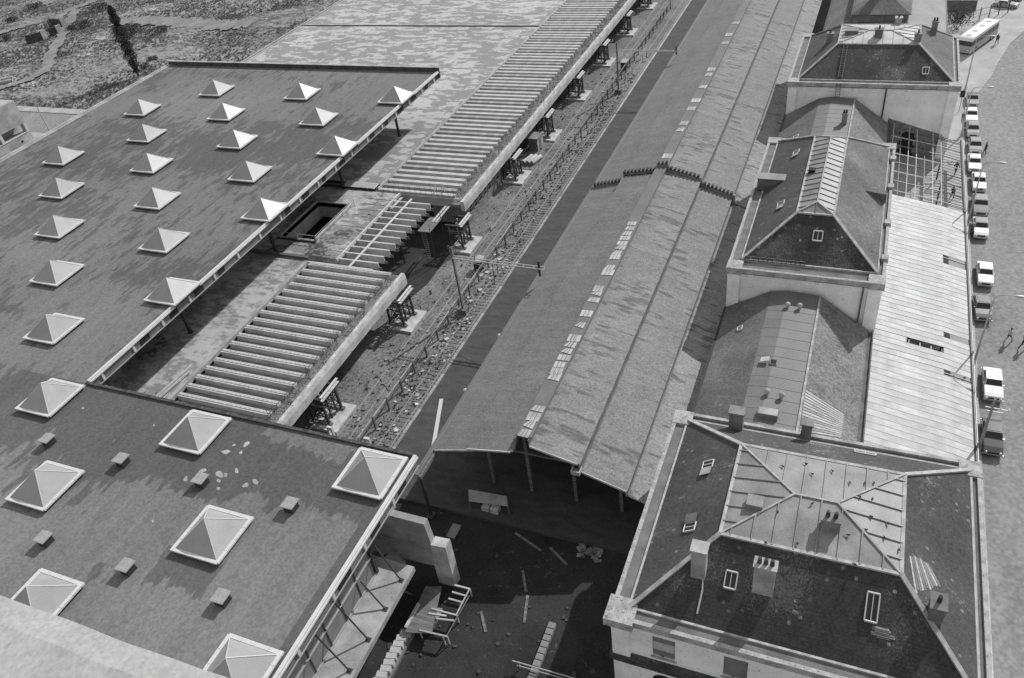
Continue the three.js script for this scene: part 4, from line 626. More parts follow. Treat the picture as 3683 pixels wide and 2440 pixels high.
car('white saloon third in the kerb queue, crossed by the second lamp post', 16.05, -111.4, { body: cw, len: 4.3 });
car('white saloon fourth in the kerb queue, right beside the bare rafters', 15.65, -116.95, { body: cw, len: 4.3 });
car('grey car fifth in the kerb queue with dark-clothed person at its side', 15.9, -122.45, { body: cg, len: 4.0, round: 0.8, boot: 0.5 });
car('grey car sixth in the kerb queue, rounded bonnet', 15.75, -127.95, { body: cg, len: 4.0, round: 0.8, boot: 0.5 });
car('white saloon seventh in the kerb queue, crossed by leaning lamp shaft', 15.7, -132.95, { body: cw, len: 4.3 });
car('grey saloon heading the kerb queue at the end nearest the bus', 16.0, -139.0, { body: cg, len: 4.2, rack: true });
car('white-roofed car parked beyond the bus by the post fence', 23.2, -186, { body: cg, roof: cw, turn: 1.2 });
car('pale car parked furthest beyond the bus, beside its white-roofed neighbour', 24.2, -190.6, { body: cg, roof: cw, turn: 1.2 });
{
  const t = thing('bus', 'long white-roofed coach standing at the pavement past far pavilion', 'bus', [0, 0, 0]), W = 2.5, L = 5.6, band = paint(0.3, 0.3);
  mesh('body', extrudeSide([[-L, 0.45], [-L, 1.55], [L, 1.55], [L + 0.05, 0.5], [L - 0.2, 0.35], [-L + 0.2, 0.35]], W - 0.06, 0.05), band, t);
  mesh('window_band', extrudeSide([[-L + 0.05, 1.55], [-L + 0.12, 2.55], [L - 0.25, 2.55], [L, 1.55]], W - 0.12, 0.04), M.glassDark, t);
  mesh('roof', extrudeSide([[-L + 0.02, 2.55], [-L + 0.2, 2.85], [-L + 0.6, 2.98], [L - 0.6, 2.98], [L - 0.25, 2.85], [L - 0.12, 2.55]], W - 0.04, 0.12), cw, t);
  for (let i = 0; i < 7; i++) for (const s of [-1, 1]) mesh('window_post', box(s * (W / 2 - 0.04), s * (W / 2 + 0.0), 1.55, 2.55, -L + 0.5 + i * 1.6, -L + 0.62 + i * 1.6), band, t);
  for (const s of [-1, 1]) { mesh('trim_line', box(s * (W / 2 + 0.01), s * (W / 2 + 0.03), 1.42, 1.5, -L, L), M.white, t); mesh('trim_line', box(s * (W / 2 + 0.01), s * (W / 2 + 0.03), 0.95, 1.0, -L, L), M.white, t); for (const zz of [L - 2.3, -L + 2.6]) { const w = mesh('wheel', rod(V(s * (W / 2 - 0.25), 0.5, zz), V(s * (W / 2 + 0.02), 0.5, zz), 0.5, 0.5, 18), tyre, t); mesh('hub', rod(V(s * (W / 2), 0.5, zz), V(s * (W / 2 + 0.04), 0.5, zz), 0.25, 0.2, 12), chrome, w); } mesh('headlight', rod(V(s * 0.85, 0.85, L), V(s * 0.85, 0.85, L + 0.1), 0.13, 0.13, 12), lampGlass, t); }
  for (const zz of [-3.6, -1, 2, 4.4]) mesh('roof_hatch', box(-0.45, 0.35, 3.05, 3.12, zz - 0.3, zz + 0.3), band, t); mesh('bumper', box(-W / 2, W / 2, 0.45, 0.7, L + 0.06, L + 0.16), chrome, t);
  t.position.set(17.45, 0.11, -167.2); t.rotation.y = -0.44;
}
// ================= PEOPLE =================
function person(label, x, y, z, turn, o = {}) {
  const res = 58, mc = new MarchingCubes(res, M.dark, false, false, 60000), half = 1.0; mc.isolation = 0;
  const s = o.stride ?? 0.28, J = { head: V(0, 1.64, 0.03), neck: V(0, 1.46, 0), chest: V(0, 1.3, 0), waist: V(0, 1.05, 0), hip: V(0, 0.93, 0), sl: V(-0.19, 1.4, 0), sr: V(0.19, 1.4, 0), el: V(-0.27, 1.13, 0.02 - s * 0.5), er: V(0.27, 1.13, 0.02 + s * 0.45), hl: V(-0.28, 0.87, 0.1 - s * 0.6), hr: V(0.28, 0.9, 0.16 + s * 0.7), pl: V(-0.1, 0.9, 0), pr: V(0.1, 0.9, 0), kl: V(-0.11, 0.5, 0.05 + s * 0.75), kr: V(0.11, 0.5, 0.06 - s * 0.35), al: V(-0.11, 0.09, s * 1.05), ar: V(0.11, 0.12, -s * 1.25), fl: V(-0.12, 0.05, s * 1.05 + 0.16), fr: V(0.12, 0.06, -s * 1.25 + 0.13) };
  const bones = [['head', 'head', 0.105, 0.105], ['neck', 'head', 0.055, 0.07], ['neck', 'chest', 0.07, 0.14], ['chest', 'waist', 0.15, 0.125], ['waist', 'hip', 0.125, 0.14], ['sl', 'sr', 0.075, 0.075], ['sl', 'el', 0.062, 0.048], ['sr', 'er', 0.062, 0.048], ['el', 'hl', 0.045, 0.036], ['er', 'hr', 0.045, 0.036], ['pl', 'kl', 0.095, 0.065], ['pr', 'kr', 0.095, 0.065], ['kl', 'al', 0.06, 0.042], ['kr', 'ar', 0.06, 0.042], ['al', 'fl', 0.045, 0.04], ['ar', 'fr', 0.045, 0.04]];
  const p = new THREE.Vector3(), ab = new THREE.Vector3(), ap = new THREE.Vector3();
  for (let k = 0; k < res; k++) for (let j = 0; j < res; j++) for (let i = 0; i < res; i++) {
    p.set((i / (res / 2) - 1) * half, (j / (res / 2) - 1) * half + 0.95, (k / (res / 2) - 1) * half); let d = 9;
    for (const [a, b, r0, r1] of bones) { ab.subVectors(J[b], J[a]); ap.subVectors(p, J[a]); const L2 = ab.lengthSq(), t = L2 ? Math.min(1, Math.max(0, ap.dot(ab) / L2)) : 0, dd = ap.addScaledVector(ab, -t).length() - (r0 + (r1 - r0) * t), h = Math.max(0, 1 - Math.abs(d - dd) / 0.05); d = Math.min(d, dd) - h * h * 0.0125; }
    mc.field[k * res * res + j * res + i] = -d;
  }
  mc.update(); const n = mc.count, g = new THREE.BufferGeometry(), a = new Float32Array(n * 3), c = new Float32Array(n * 3), nn = mc.normalArray.slice(0, n * 3);
  const skin = 0.35, hair = o.hair ?? 0.04, shirt = o.shirt ?? 0.04, legs = o.legs ?? 0.03;
  for (let i = 0; i < n; i++) { const X = mc.positionArray[i * 3] * half, Y = mc.positionArray[i * 3 + 1] * half + 0.95, Z = mc.positionArray[i * 3 + 2] * half; a.set([X, Y, Z], i * 3); const v = Y > 1.52 ? (Y > 1.67 || Z < 0.0 ? hair : skin) : Y > 1.47 ? skin : (Math.abs(X) > 0.22 && Y < (o.sleeve ?? 0.95)) ? skin : Y > 0.96 ? shirt : Y < (o.shorts ?? 0) ? (Y < 0.12 ? 0.03 : skin) : Y < 0.1 ? 0.02 : legs; c.set([v, v, v], i * 3); }
  g.setAttribute('position', new THREE.BufferAttribute(a, 3)); g.setAttribute('normal', new THREE.BufferAttribute(nn, 3)); g.setAttribute('color', new THREE.BufferAttribute(c, 3));
  const m = new THREE.Mesh(g, new THREE.MeshStandardMaterial({ vertexColors: true, roughness: 0.9, side: THREE.DoubleSide })); m.name = numbered('person'); m.castShadow = m.receiveShadow = true; m.position.set(x, y, z); m.rotation.y = turn; const f = o.size ?? 1.08; m.scale.set(f, f, f); m.userData = { label, category: 'person' }; scene.add(m); return m;
}
const Z6 = (u, v) => [3330 + u / 5.227, 580 + v / 5.227], Z5 = (u, v) => [3330 + u / 5.227, 300 + v / 5.227], Z31 = (u, v) => [3100 + u / 4.9, 400 + v / 4.9];
{
  const g = (px, y = 0) => onY(...px, y); let p;
  p = g(q(1, 3, 2228, 1492)); person('person with pale top and dark shorts striding across the street', p.x, 0, p.z, 2.2, { shirt: 0.5, shorts: 0.62, legs: 0.03, sleeve: 1.2 });
  p = g(q(2, 3, 2350, 130)); person('person in dark clothes crossing the street behind the striding walker', p.x, 0, p.z, 2.2, { shirt: 0.1 });
  p = g([3330 + 1660 / 6.532, 1040 / 6.532], 0.11); person('person in dark clothes walking on pale pavement beside the coach', p.x, 0.11, p.z, -0.5, { shirt: 0.03 });
  p = g(Z31(1640, 1105), 0.11); person('person in dark clothes under the bare rafters, arms swinging', p.x, 0.11, p.z, 0.3, { shirt: 0.03, stride: 0.18 });
  p = g(Z31(1575, 1555), 0.11); person('person in long dark coat under the rafters near the sheeted canopy', p.x, 0.11, p.z, 2.7, { shirt: 0.02, stride: 0.3 });
  p = g(Z6(845, 1400), 0.11); person('person with white hair standing on kerb beside first queue car', p.x, 0.11, p.z, 1.5, { hair: 0.7, shirt: 0.12, stride: 0.06 });
  p = g(Z5(1105, 1330)); person('person in black standing in street beside fifth queue car', p.x, 0, p.z, -1.3, { shirt: 0.02, stride: 0.1 });
}
// ================= STREET LAMPS =================
function lamp(label, x, z, H, arm, side, m = M.galv) {
  const t = thing('street_lamp', label, 'street lamp', [x, 0, z], 'street lamps');
  mesh('post', [rod(V(x, 0, z), V(x, H, z), 0.13, 0.06, 10), rod(V(x, 0, z), V(x, 0.9, z), 0.17, 0.15, 10)], m, t);
  if (arm) { const c = new THREE.CatmullRomCurve3([V(x, H - 0.05, z), V(x + side * 0.15 * arm, H + 0.5, z), V(x + side * 0.5 * arm, H + 0.68, z), V(x + side * arm, H + 0.72, z)]); mesh('arm', new THREE.TubeGeometry(c, 12, 0.045, 7), m, t); const h = mesh('lamp_head', new THREE.SphereGeometry(1, 16, 10).scale(0.5, 0.1, 0.17).translate(x + side * (arm + 0.35), H + 0.72, z), M.galv, t); mesh('lens', new THREE.SphereGeometry(1, 14, 8).scale(0.36, 0.1, 0.13).translate(x + side * (arm + 0.38), H + 0.66, z), M.panelGrey, h); }
  return t;
}
lamp('curved-arm street lamp on the kerb, nearest the near pavilion', 14.35, -74.2, 8.75, 1.7, 1);
lamp('curved-arm street lamp by the second and third cars of kerb queue', 14.45, -102.6, 8.4, 1.6, 1);
lamp('curved-arm street lamp by the sixth car of the kerb queue', 14.2, -128.5, 7.2, 1.9, 1);
lamp('curved-arm street lamp on the pavement past the kerb queue', 15.2, -146.5, 8.2, 1.7, 1);
lamp('thin street lamp by the side road, left of the hall roof', -158, -110, 8.3, 0, 1);
lamp('curved-arm lamp at waste ground just behind hall corner', -141.2, -148, 7.4, 1.6, -1); lamp('curved-arm lamp at waste ground beside the far deck edge', -139.2, -181, 7.4, 1.6, -1);
{
  const t = thing('plain_pole', 'plain tapering pole with small crossbar between white saloon and rounded dark car', 'pole', [13.95, 0, -60]);
  mesh('shaft', rod(V(13.95, 0, -60), V(13.95, 8.4, -60), 0.16, 0.1, 10), M.ashlar, t); mesh('crossbar', [bar(V(13.4, 7.4, -60), V(15.3, 7.3, -60), 0.06), bar(V(13.6, 7.0, -60), V(14.9, 6.95, -60), 0.05)], M.galv, t); for (const x of [14.6, 15.2]) mesh('insulator', rod(V(x, 7.3, -60), V(x, 7.5, -60), 0.06), M.white, t);
}
{
  const t = thing('notice_board', 'dark rectangular notice board on thin post by far pavilion corner', 'sign', [14.1, 0.1, -137.6]);
  mesh('post', rod(V(14.1, 0.1, -137.6), V(14.1, 3.4, -137.6), 0.04), M.iron, t); mesh('board', box(13.75, 14.45, 2.4, 3.5, -137.7, -137.64), M.dark, t);
}
// ================= OVERHEAD LINE MASTS =================
function mastAt(label, x, z, top, map, o) {
  const t = thing('overhead_mast', label, 'mast', [x, 0, z], 'overhead line masts'), on = (u, v) => onZ(...map(u, v), z);
  mesh('plinth', box(x - 0.6, x + 0.6, 0, 0.75, z - 0.55, z + 0.55), M.concreteDark, t);
  mesh('shaft', [box(x - 0.13, x - 0.09, 0.7, top, z - 0.13, z + 0.13), box(x + 0.09, x + 0.13, 0.7, top, z - 0.13, z + 0.13), box(x - 0.09, x + 0.09, 0.7, top, z - 0.02, z + 0.02)], M.ashlar, t);
  const a = on(...o.boom[0]), b = on(...o.boom[1]); a.x = x; const boom = mesh('boom', [bar(V(a.x, a.y, z - 0.25), V(b.x, b.y, z - 0.25), 0.1), bar(V(a.x, a.y, z + 0.25), V(b.x, b.y, z + 0.25), 0.1)], M.galv, t);
  for (let i = 0; i <= 9; i++) { const c = a.clone().lerp(b, i / 9); mesh('batten', bar(V(c.x, c.y, z - 0.25), V(c.x, c.y, z + 0.25), 0.06), M.galv, boom); }
  for (const [p, s] of o.drops) mesh('drop_tube', rod(on(...p), on(...s), 0.05), M.iron, t);
  for (const [p, s] of o.stays) mesh('stay', rod(on(...p), on(...s), 0.03), M.galv, t);
  const e0 = on(...o.end[0]), e1 = on(...o.end[1]); mesh('end_post', bar(V(e0.x, e0.y, z), V(e0.x, e1.y, z), 0.22), M.iron, t);
  return t;
}
mastAt('steel overhead-line mast with boom reaching over track beside the open bay', -43.0, -71.2, 9.8, (u, v) => [1500 + u / 4.734, 850 + v / 4.734], { boom: [[630, 358], [2170, 552]], drops: [[[1282, 470], [1320, 760]], [[1355, 455], [1378, 620]], [[975, 350], [985, 420]]], stays: [[[830, 410], [1370, 605]], [[1400, 605], [1910, 555]]], end: [[2065, 430], [2100, 680]] });
mastAt('steel overhead-line mast with boom over the track beside far deck edge', -42.45, -140.6, 9.4, (u, v) => [1800 + u / 2.367, v / 2.367], { boom: [[1000, 428], [1530, 436]], drops: [[[1245, 435], [1243, 495]], [[1212, 470], [1213, 540]]], stays: [[[1345, 470], [1440, 450]]], end: [[1497, 395], [1500, 465]] });
for (const [z, label] of [[-61.3, 'white globe lamp hung from the shed eave beside first mast'], [-52.2, 'white globe lamp hung from the shed eave near leaning board']]) { const t = thing('globe_lamp', label, 'lamp', [-33.1, 5.4, z], 'globe lamps along the eave'); mesh('globe', new THREE.SphereGeometry(0.26, 14, 10).translate(-33.15, 5.75, z), M.white, t); mesh('hanger', rod(V(-33.15, 5.95, z), V(-32.8, 6.05, z), 0.03), M.iron, t); }
// ================= TRACKSIDE FENCE =================
{
  const t = thing('wire_fence', 'post and rail fence running between the track and dug-over ground', 'fence', [-43.8, 0, -110]);
  const post = uvM(box(-0.1, 0.1, 0, 1.85, -0.1, 0.1)), thin = uvM(rod(V(0, 0, 0), V(0, 1.5, 0), 0.03)); for (let i = 0; i < 48; i++) { same('post', post, i % 5 ? M.woodDark : M.concreteDark, t, V(rr(-0.05, 0.05), rr(-0.1, 0.05), 110 - 40.2 - i * 3.15)); same('stake', thin, M.ironLight, t, V(0.1, 0, 110 - 41.8 - i * 3.15)); }
  for (let i = 0; i < 24; i++) { const z = -40 - i * 6.3; mesh('top_rail', bar(V(-43.75 + rr(-0.05, 0.05), 1.72 + rr(-0.05, 0.05), z), V(-43.75 + rr(-0.05, 0.05), 1.72 + rr(-0.05, 0.05), z - 6.3), 0.1, 0.14), i < 8 && i % 3 ? M.concrete : M.ashlar, t); mesh('lower_rail', bar(V(-43.95, 1.2 + rr(-0.1, 0.1), z), V(-43.95, 1.2 + rr(-0.1, 0.1), z - 6.3), 0.06), M.ironLight, t); }
}
// ================= SCAFFOLD TOWERS UNDER THE DECK EDGE =================
{
  const B = [-50.1, -1.5, 1.5]; const t = thing('trestle_tower', 'dark steel trestle tower on concrete pad propping the deck edge', 'trestle', [0, 0, 0], 'trestle towers under the deck edge');
  mesh('base_pad', box(-0.9, 2.4, 0, 0.28, -2.2, 2.2), M.concreteLight, t); for (const s of [-1.3, 1.3]) mesh('sleeper', box(-1.6, 1.4, 0.28, 0.5, s - 0.2, s + 0.2), M.woodDark, t);
  for (const [x, z] of [[-1, 1.3], [1, 1.3], [-1, -1.3], [1, -1.3]]) mesh('leg', bar(V(x, 0.5, z), V(x * 0.9, 3.95, z), 0.23), M.iron, t); for (const z of [-0.45, 0.45]) mesh('leg', bar(V(0.95, 0.5, z * 1.2), V(0.85, 3.9, z), 0.16), M.iron, t); for (const y of [1.4, 2.6]) for (const s of [-1.3, 1.3]) mesh('ledger', bar(V(-1, y, s), V(1, y, s), 0.09), M.iron, t); for (const y of [1.4, 2.6]) mesh('ledger', bar(V(0.95, y, -1.3), V(0.95, y, 1.3), 0.09), M.iron, t);
  for (const s of [-1, 1]) { mesh('brace', bar(V(-1, 0.7, s * 1.3), V(0.95, 3.6, s * 1.3), 0.09), M.iron, t); mesh('brace', bar(V(1, 0.7, s * 1.3), V(-0.95, 3.6, s * 1.3), 0.09), M.iron, t); mesh('brace', bar(V(s, 0.7, -1.3), V(s * 0.92, 3.6, 1.3), 0.08), M.iron, t); mesh('brace', bar(V(s, 0.7, 1.3), V(s * 0.92, 3.6, -1.3), 0.08), M.iron, t); }
  mesh('head_beam', [box(-1.3, 1.3, 3.75, 4.0, 1.15, 1.45), box(-1.3, 1.3, 3.75, 4.0, -1.45, -1.15)], M.iron, t);
  for (let i = 0; i < 5; i++) mesh('cross_tube', rod(V(-1, 3.2 + (i % 2) * 0.3, -1.6 + i * 0.8), V(1.9, 3.3 + (i % 2) * 0.3, -1.6 + i * 0.8), 0.05), M.ironLight, t);
  mesh('plank', box(0.75, 1.05, 4.02, 4.1, -2.2, 1.2), M.white, t); mesh('plank', box(1.15, 1.5, 4.0, 4.08, -1.8, 1.6), M.wood, t);
  mesh('jack', [rod(V(0.1, 0.5, 0.5), V(0.1, 3.9, 0.5), 0.12), rod(V(-0.3, 0.5, -0.6), V(-0.3, 3.9, -0.6), 0.12)], M.galv, t);
  const zs = [-50, -67.9, -86, -106.2, -121.5, -138.5, -155.2, -172.6, -190]; t.position.set(-50.1, 0, zs[0]); zs.slice(1).forEach(z => copyOf(t, [-50.1, 0, z], 0));
}
// ================= SITE OBJECTS =================
{
  const t = thing('site_office', 'low site building with white-framed windows tucked under the far deck', 'building', [-54, 0, -97]); mesh('wall', box(-57, -51.3, 0, 3.7, -104.5, -91.5), M.ashlar, t);
  for (let i = 0; i < 6; i++) { const z = -92.6 - i * 1.75 - (i === 5 ? 1.5 : 0), w = mesh('window', box(-51.3, -51.22, 1.5, 2.9, z - 0.55, z + 0.55), M.glassDark, t); mesh('frame', [box(-51.3, -51.16, 1.44, 1.52, z - 0.62, z + 0.62), box(-51.3, -51.16, 2.88, 2.96, z - 0.62, z + 0.62), box(-51.3, -51.16, 1.52, 2.88, z - 0.62, z - 0.54), box(-51.3, -51.16, 1.52, 2.88, z + 0.54, z + 0.62), box(-51.3, -51.18, 2.1, 2.16, z - 0.54, z + 0.54)], M.white, w); }
}
{ const p = onY(...q(0, 2, 320, 1290), 0), t = thing('tool_hut', 'small flat-roofed grey hut standing beside the deck edge', 'hut', [p.x, 0, p.z]); mesh('wall', box(p.x - 1.6, p.x, 0, 2.2, p.z - 2.6, p.z), M.concreteDark, t); mesh('side_wall', box(p.x, p.x + 0.06, 0, 2.2, p.z - 2.6, p.z), M.concrete, t); mesh('roof', box(p.x - 1.8, p.x + 0.2, 2.2, 2.32, p.z - 2.8, p.z + 0.15), M.ashlar, t); mesh('door', box(p.x + 0.06, p.x + 0.1, 0, 1.9, p.z - 1.6, p.z - 0.8), M.woodDark, t); }
{ const p = onY(...q(0, 2, 265, 1390), 0); for (let i = 0; i < 3; i++) { const o = tag(mesh('concrete_pipe', (() => { const g = new THREE.LatheGeometry([[0.26, -1.3], [0.36, -1.3], [0.36, 1.3], [0.26, 1.3], [0.26, -1.3]].map(a => new THREE.Vector2(...a)), 16); g.rotateX(Math.PI / 2); g.rotateY(-0.25); g.translate(p.x - 0.9 + i * 0.78, 0.36, p.z - 0.6); return g; })(), M.concreteLight), 'pale concrete pipe lying in the row of three below tool hut', 'pipe', 'concrete pipes by the hut'); } }
{ const p = onY(...q(0, 2, 1055, 590), 0), t = thing('cable_cabinet', 'dark cabinet with pale top standing by the fence near far mast', 'cabinet', [p.x, 0, p.z]); mesh('box', box(p.x - 0.55, p.x + 0.55, 0, 1.5, p.z - 0.6, p.z + 0.6), M.dark, t); mesh('lid', box(p.x - 0.6, p.x + 0.6, 1.5, 1.58, p.z - 1.4, p.z + 0.65), M.concrete, t); }
{ const p = onY(1500 + 1060 / 4.734, 850 + 560 / 4.734, 0), t = thing('cable_cabinet', 'dark cabinet with pale top standing by fence under the mast boom', 'cabinet', [p.x, 0, p.z]); mesh('box', box(p.x - 0.5, p.x + 0.5, 0, 1.4, p.z - 0.5, p.z + 0.5), M.dark, t); mesh('lid', box(p.x - 0.55, p.x + 0.55, 1.4, 1.48, p.z - 1.2, p.z + 0.55), M.concrete, t); }
for (const [u, v, zz, label] of [[672, 795, -41.6, 'white concrete post with square holes next to the near trestle tower'], [990, 890, -40.2, 'white concrete post with square holes at the fence end']]) {
  const c = onZ(...q(2, 1, u, v), zz), t = thing('pierced_post', label, 'post', [c.x, 0, zz], 'pierced posts'), w = 0.28, y1 = c.y, sh = new THREE.Shape([[-w, 0], [w, 0], [w, y1], [-w, y1]].map(a => new THREE.Vector2(...a))); for (let y = y1 - 0.95; y > 0.6; y -= 1.0) sh.holes.push(new THREE.Path([[-0.14, y], [0.14, y], [0.14, y + 0.6], [-0.14, y + 0.6]].map(a => new THREE.Vector2(...a)))); const g = new THREE.ExtrudeGeometry(sh, { depth: 0.25, bevelEnabled: false }); g.translate(c.x, 0, zz - 0.12); mesh('shaft', g, M.white, t); mesh('foot', box(c.x - 0.45, c.x + 0.45, 0, 0.3, zz - 0.4, zz + 0.4), M.concrete, t);
}
{ const a = onY(...q(2, 1, 1628, 560), 0.36), b = onY(...q(2, 1, 1560, 960), 0.36); tag(mesh('white_board', bar(a.add(V(0, 0.05, 0)), b.add(V(0, 0.05, 0)), 0.42, 0.06), M.white), 'long white board lying on dark platform beside the shed eave', 'board'); }
// ladder stair in the open bay
{ const f = (u, v) => [1280 + u / 3.92, 560 + v / 3.92], p = onY(...f(1050, 1525), 0), t = thing('site_ladder', 'tall pale ladder standing in the open bay under the deck', 'ladder', [p.x, 0, p.z]), H = hAt(p, ...f(1055, 1040)); for (const d of [-0.3, 0.3]) mesh('stile', bar(V(p.x + d, 0, p.z), V(p.x + d, H, p.z), 0.07), M.ironLight, t); for (let y = 0.3; y < H; y += 0.33) mesh('rung', bar(V(p.x - 0.3, y, p.z), V(p.x + 0.3, y, p.z), 0.06), M.ironLight, t); mesh('landing', box(p.x - 0.7, p.x + 1.2, H, H + 0.08, p.z - 3.5, p.z + 0.3), M.woodDark, t); for (const [x, z] of [[-0.6, -3.3], [1.1, -3.3], [1.1, 0.1]]) mesh('standard', rod(V(p.x + x, 0, p.z + z), V(p.x + x, H + 1, p.z + z), 0.04), M.iron, t); for (const x of [0.2, 0.7]) mesh('plank', box(p.x + x, p.x + x + 0.3, H + 0.1, H + 0.16, p.z - 6.5, p.z - 2.2), M.wood, t); }
// yard in front of the shed
{ const t = thing('work_bench', 'low grey sloping-topped shelter with two pale crates beneath, before shed end', 'shelter', [-28.2, 0, -44.6]), y = 1.7, Zm = (u, v) => [1400 + u / 3.381, 1500 + v / 3.381], A = onY(...Zm(960, 880), y), B = onY(...Zm(1430, 965), y), C = onY(...Zm(1440, 1085), y - 0.25), D = onY(...Zm(970, 1025), y - 0.25); mesh('top', plate([D, C, B, A], 0.08), M.concrete, t); for (const p of [A, B, C, D]) mesh('leg', bar(V(p.x, 0, p.z), V(p.x, p.y - 0.08, p.z), 0.1), M.woodDark, t); const c = C.clone().lerp(D, 0.6); mesh('crate', box(c.x - 0.4, c.x + 0.35, 0.02, 0.8, c.z - 0.6, c.z + 0.1), M.concreteLight, t); mesh('crate', box(c.x + 0.5, c.x + 1.3, 0.02, 0.9, c.z - 0.6, c.z + 0.15), M.concreteLight, t); }
{ const Zm = (u, v) => [1400 + u / 3.381, 1500 + v / 3.381], p = onY(...Zm(780, 820), 0.02); tag(mesh('ply_sheet', box(p.x - 0.9, p.x + 0.9, 0.02, 0.06, p.z - 0.8, p.z + 0.8).translate(0, 0.03, 0), M.ashlar), 'square grey board lying on ground under the open shed end', 'board'); const r = onY(...Zm(785, 1390), 0.02); tag(mesh('ply_sheet', box(r.x - 0.45, r.x + 0.45, 0.02, 0.07, r.z - 0.8, r.z + 0.8), M.ashlar), 'small grey board lying in the dark yard behind concrete frame', 'board'); }
{ // timber formwork beside the pier
  const Zm = (u, v) => [1250 + u / 2.658, 1850 + v / 2.658], t = thing('formwork', 'timber formwork pit frame built round the foot of concrete pier', 'formwork', [-27, 0, -31]), y = 1.1, g = (u, v, h = y) => onY(...Zm(u, v), h);
  for (const [a, b, c, d] of [[1025, 680, 1170, 718], [1000, 745, 1140, 785], [965, 808, 1105, 848], [800, 905, 1045, 968], [775, 950, 945, 975], [850, 1000, 1020, 1020], [685, 1110, 950, 1172]]) mesh('cross_timber', bar(g(a, b), g(c, d), 0.14), M.wood, t);
  mesh('side_panel', plate([g(545, 1130), g(800, 1140), g(900, 690), g(745, 690)], 0.1), M.woodDark, t); mesh('top_timber', bar(g(555, 1085, y + 0.1), g(680, 855, y + 0.1), 0.22), M.concreteLight, t);
  mesh('edge_timber', bar(g(1040, 960), g(1165, 720), 0.1), M.wood, t); mesh('edge_timber', bar(g(945, 1170), g(1165, 780), 0.08), M.woodDark, t); mesh('sand_fill', plate([g(700, 1110, 0.5), g(800, 1120, 0.5), g(905, 900, 0.7), g(810, 890, 0.7)], 0.3), M.concrete, t);
  for (const [u, v] of [[955, 1172], [915, 1180], [1170, 718], [1045, 968], [690, 1115]]) { const p = g(u, v); mesh('post', bar(V(p.x, 0, p.z), V(p.x, y, p.z), 0.1), M.wood, t); }
}
{ const g = new THREE.BoxGeometry(0.85, 0.42, 0.5); for (let i = 0; i < 11; i++) { const o = tag(mesh('kerb_block', g.clone().translate(0, 0, 0), M.concreteLight), 'pale concrete block in the curved row beside floor ledge', 'block', 'row of blocks beside the ledge'); o.position.set(-28.95 + rr(-0.06, 0.06) + (i === 0 ? 0.15 : 0), 0.55, -28.5 + i * 0.56); o.rotation.y = 0.25 + rr(-0.06, 0.06); } mesh('block_bed', box(-29.6, -28.3, 0, 0.33, -29, -18), M.concreteDark).userData.kind = 'structure';
  const h = new THREE.BoxGeometry(0.6, 0.45, 0.5); for (let i = 0; i < 9; i++) { const o = tag(mesh('kerb_block', h.clone(), M.ashlar), 'grey concrete block in the straight row in mid yard', 'block', 'row of blocks in the yard'); o.position.set(-17.5, 0.24, -32.9 + i * 0.58); o.rotation.y = rr(-0.04, 0.04); } }
{ const a = onY(...q(3, 2, 100, 1415), 0.9), b = onY(...q(3, 2, 620, 1562), 0.9), t = thing('barrier', 'low barrier of pale tubes at the near end of the yard', 'barrier', [-17, 0, -27.5]); b.lerpVectors(a, b, 1.4); mesh('tube', rod(a, b, 0.06), M.galv, t); mesh('tube', rod(a.clone().add(V(0.4, -0.3, 0.1)), b.clone().add(V(0, -0.3, 0.1)), 0.05), M.galv, t); for (const f of [0.08, 0.9]) { const p = a.clone().lerp(b, f); mesh('post', rod(V(p.x, 0, p.z), V(p.x, 1, p.z), 0.05), M.galv, t); } }
// rubble, paper and scraps
function scatter(name, label, n, spot, sizes, mats, y = 0.01) { const B = mats.map(() => []); for (let i = 0; i < n; i++) { const [x, z] = spot(), s = sizes(); const g = new THREE.BoxGeometry(s * rr(0.5, 1.6), s * rr(0.15, 0.6), s * rr(0.5, 1.3)); g.rotateY(rr(0, 6)); g.rotateX(rr(-0.3, 0.3)); g.translate(x, y + s * 0.12, z); B[(rnd() * mats.length) | 0].push(g); } B.forEach((b, i) => b.length && stuff(name, b, mats[i], null, label[i], 'rubble')); }
scatter('rubble', ['pale rubble and paper scattered along the trackside', 'dark clods and scrap scattered along the trackside', 'grey stones scattered along the trackside'], 1500, () => { const z = -39 - Math.pow(rnd(), 1.4) * 120; return [rnd() < 0.5 ? rr(-43.6, -41.2) : rr(-49.5, -41), z]; }, () => 0.08 + 0.34 * Math.pow(rnd(), 3.5), [M.concrete, M.concreteDark, M.ashlar]);
scatter('litter', ['white paper and plaster scraps along the fence', 'pale board scraps along the fence'], 75, () => [rr(-44.2, -41), -42 - Math.pow(rnd(), 1.3) * 45], () => rr(0.15, 0.42), [M.white, M.concreteLight]);
scatter('rubble', ['pale scraps scattered over the dark yard', 'dark clods scattered over the dark yard', 'grey stones scattered over the dark yard'], 420, () => [rr(-33, -12), rr(-43, -20)], () => 0.06 + 0.28 * Math.pow(rnd(), 5), [M.clod, M.soot, M.clod], 0.02);
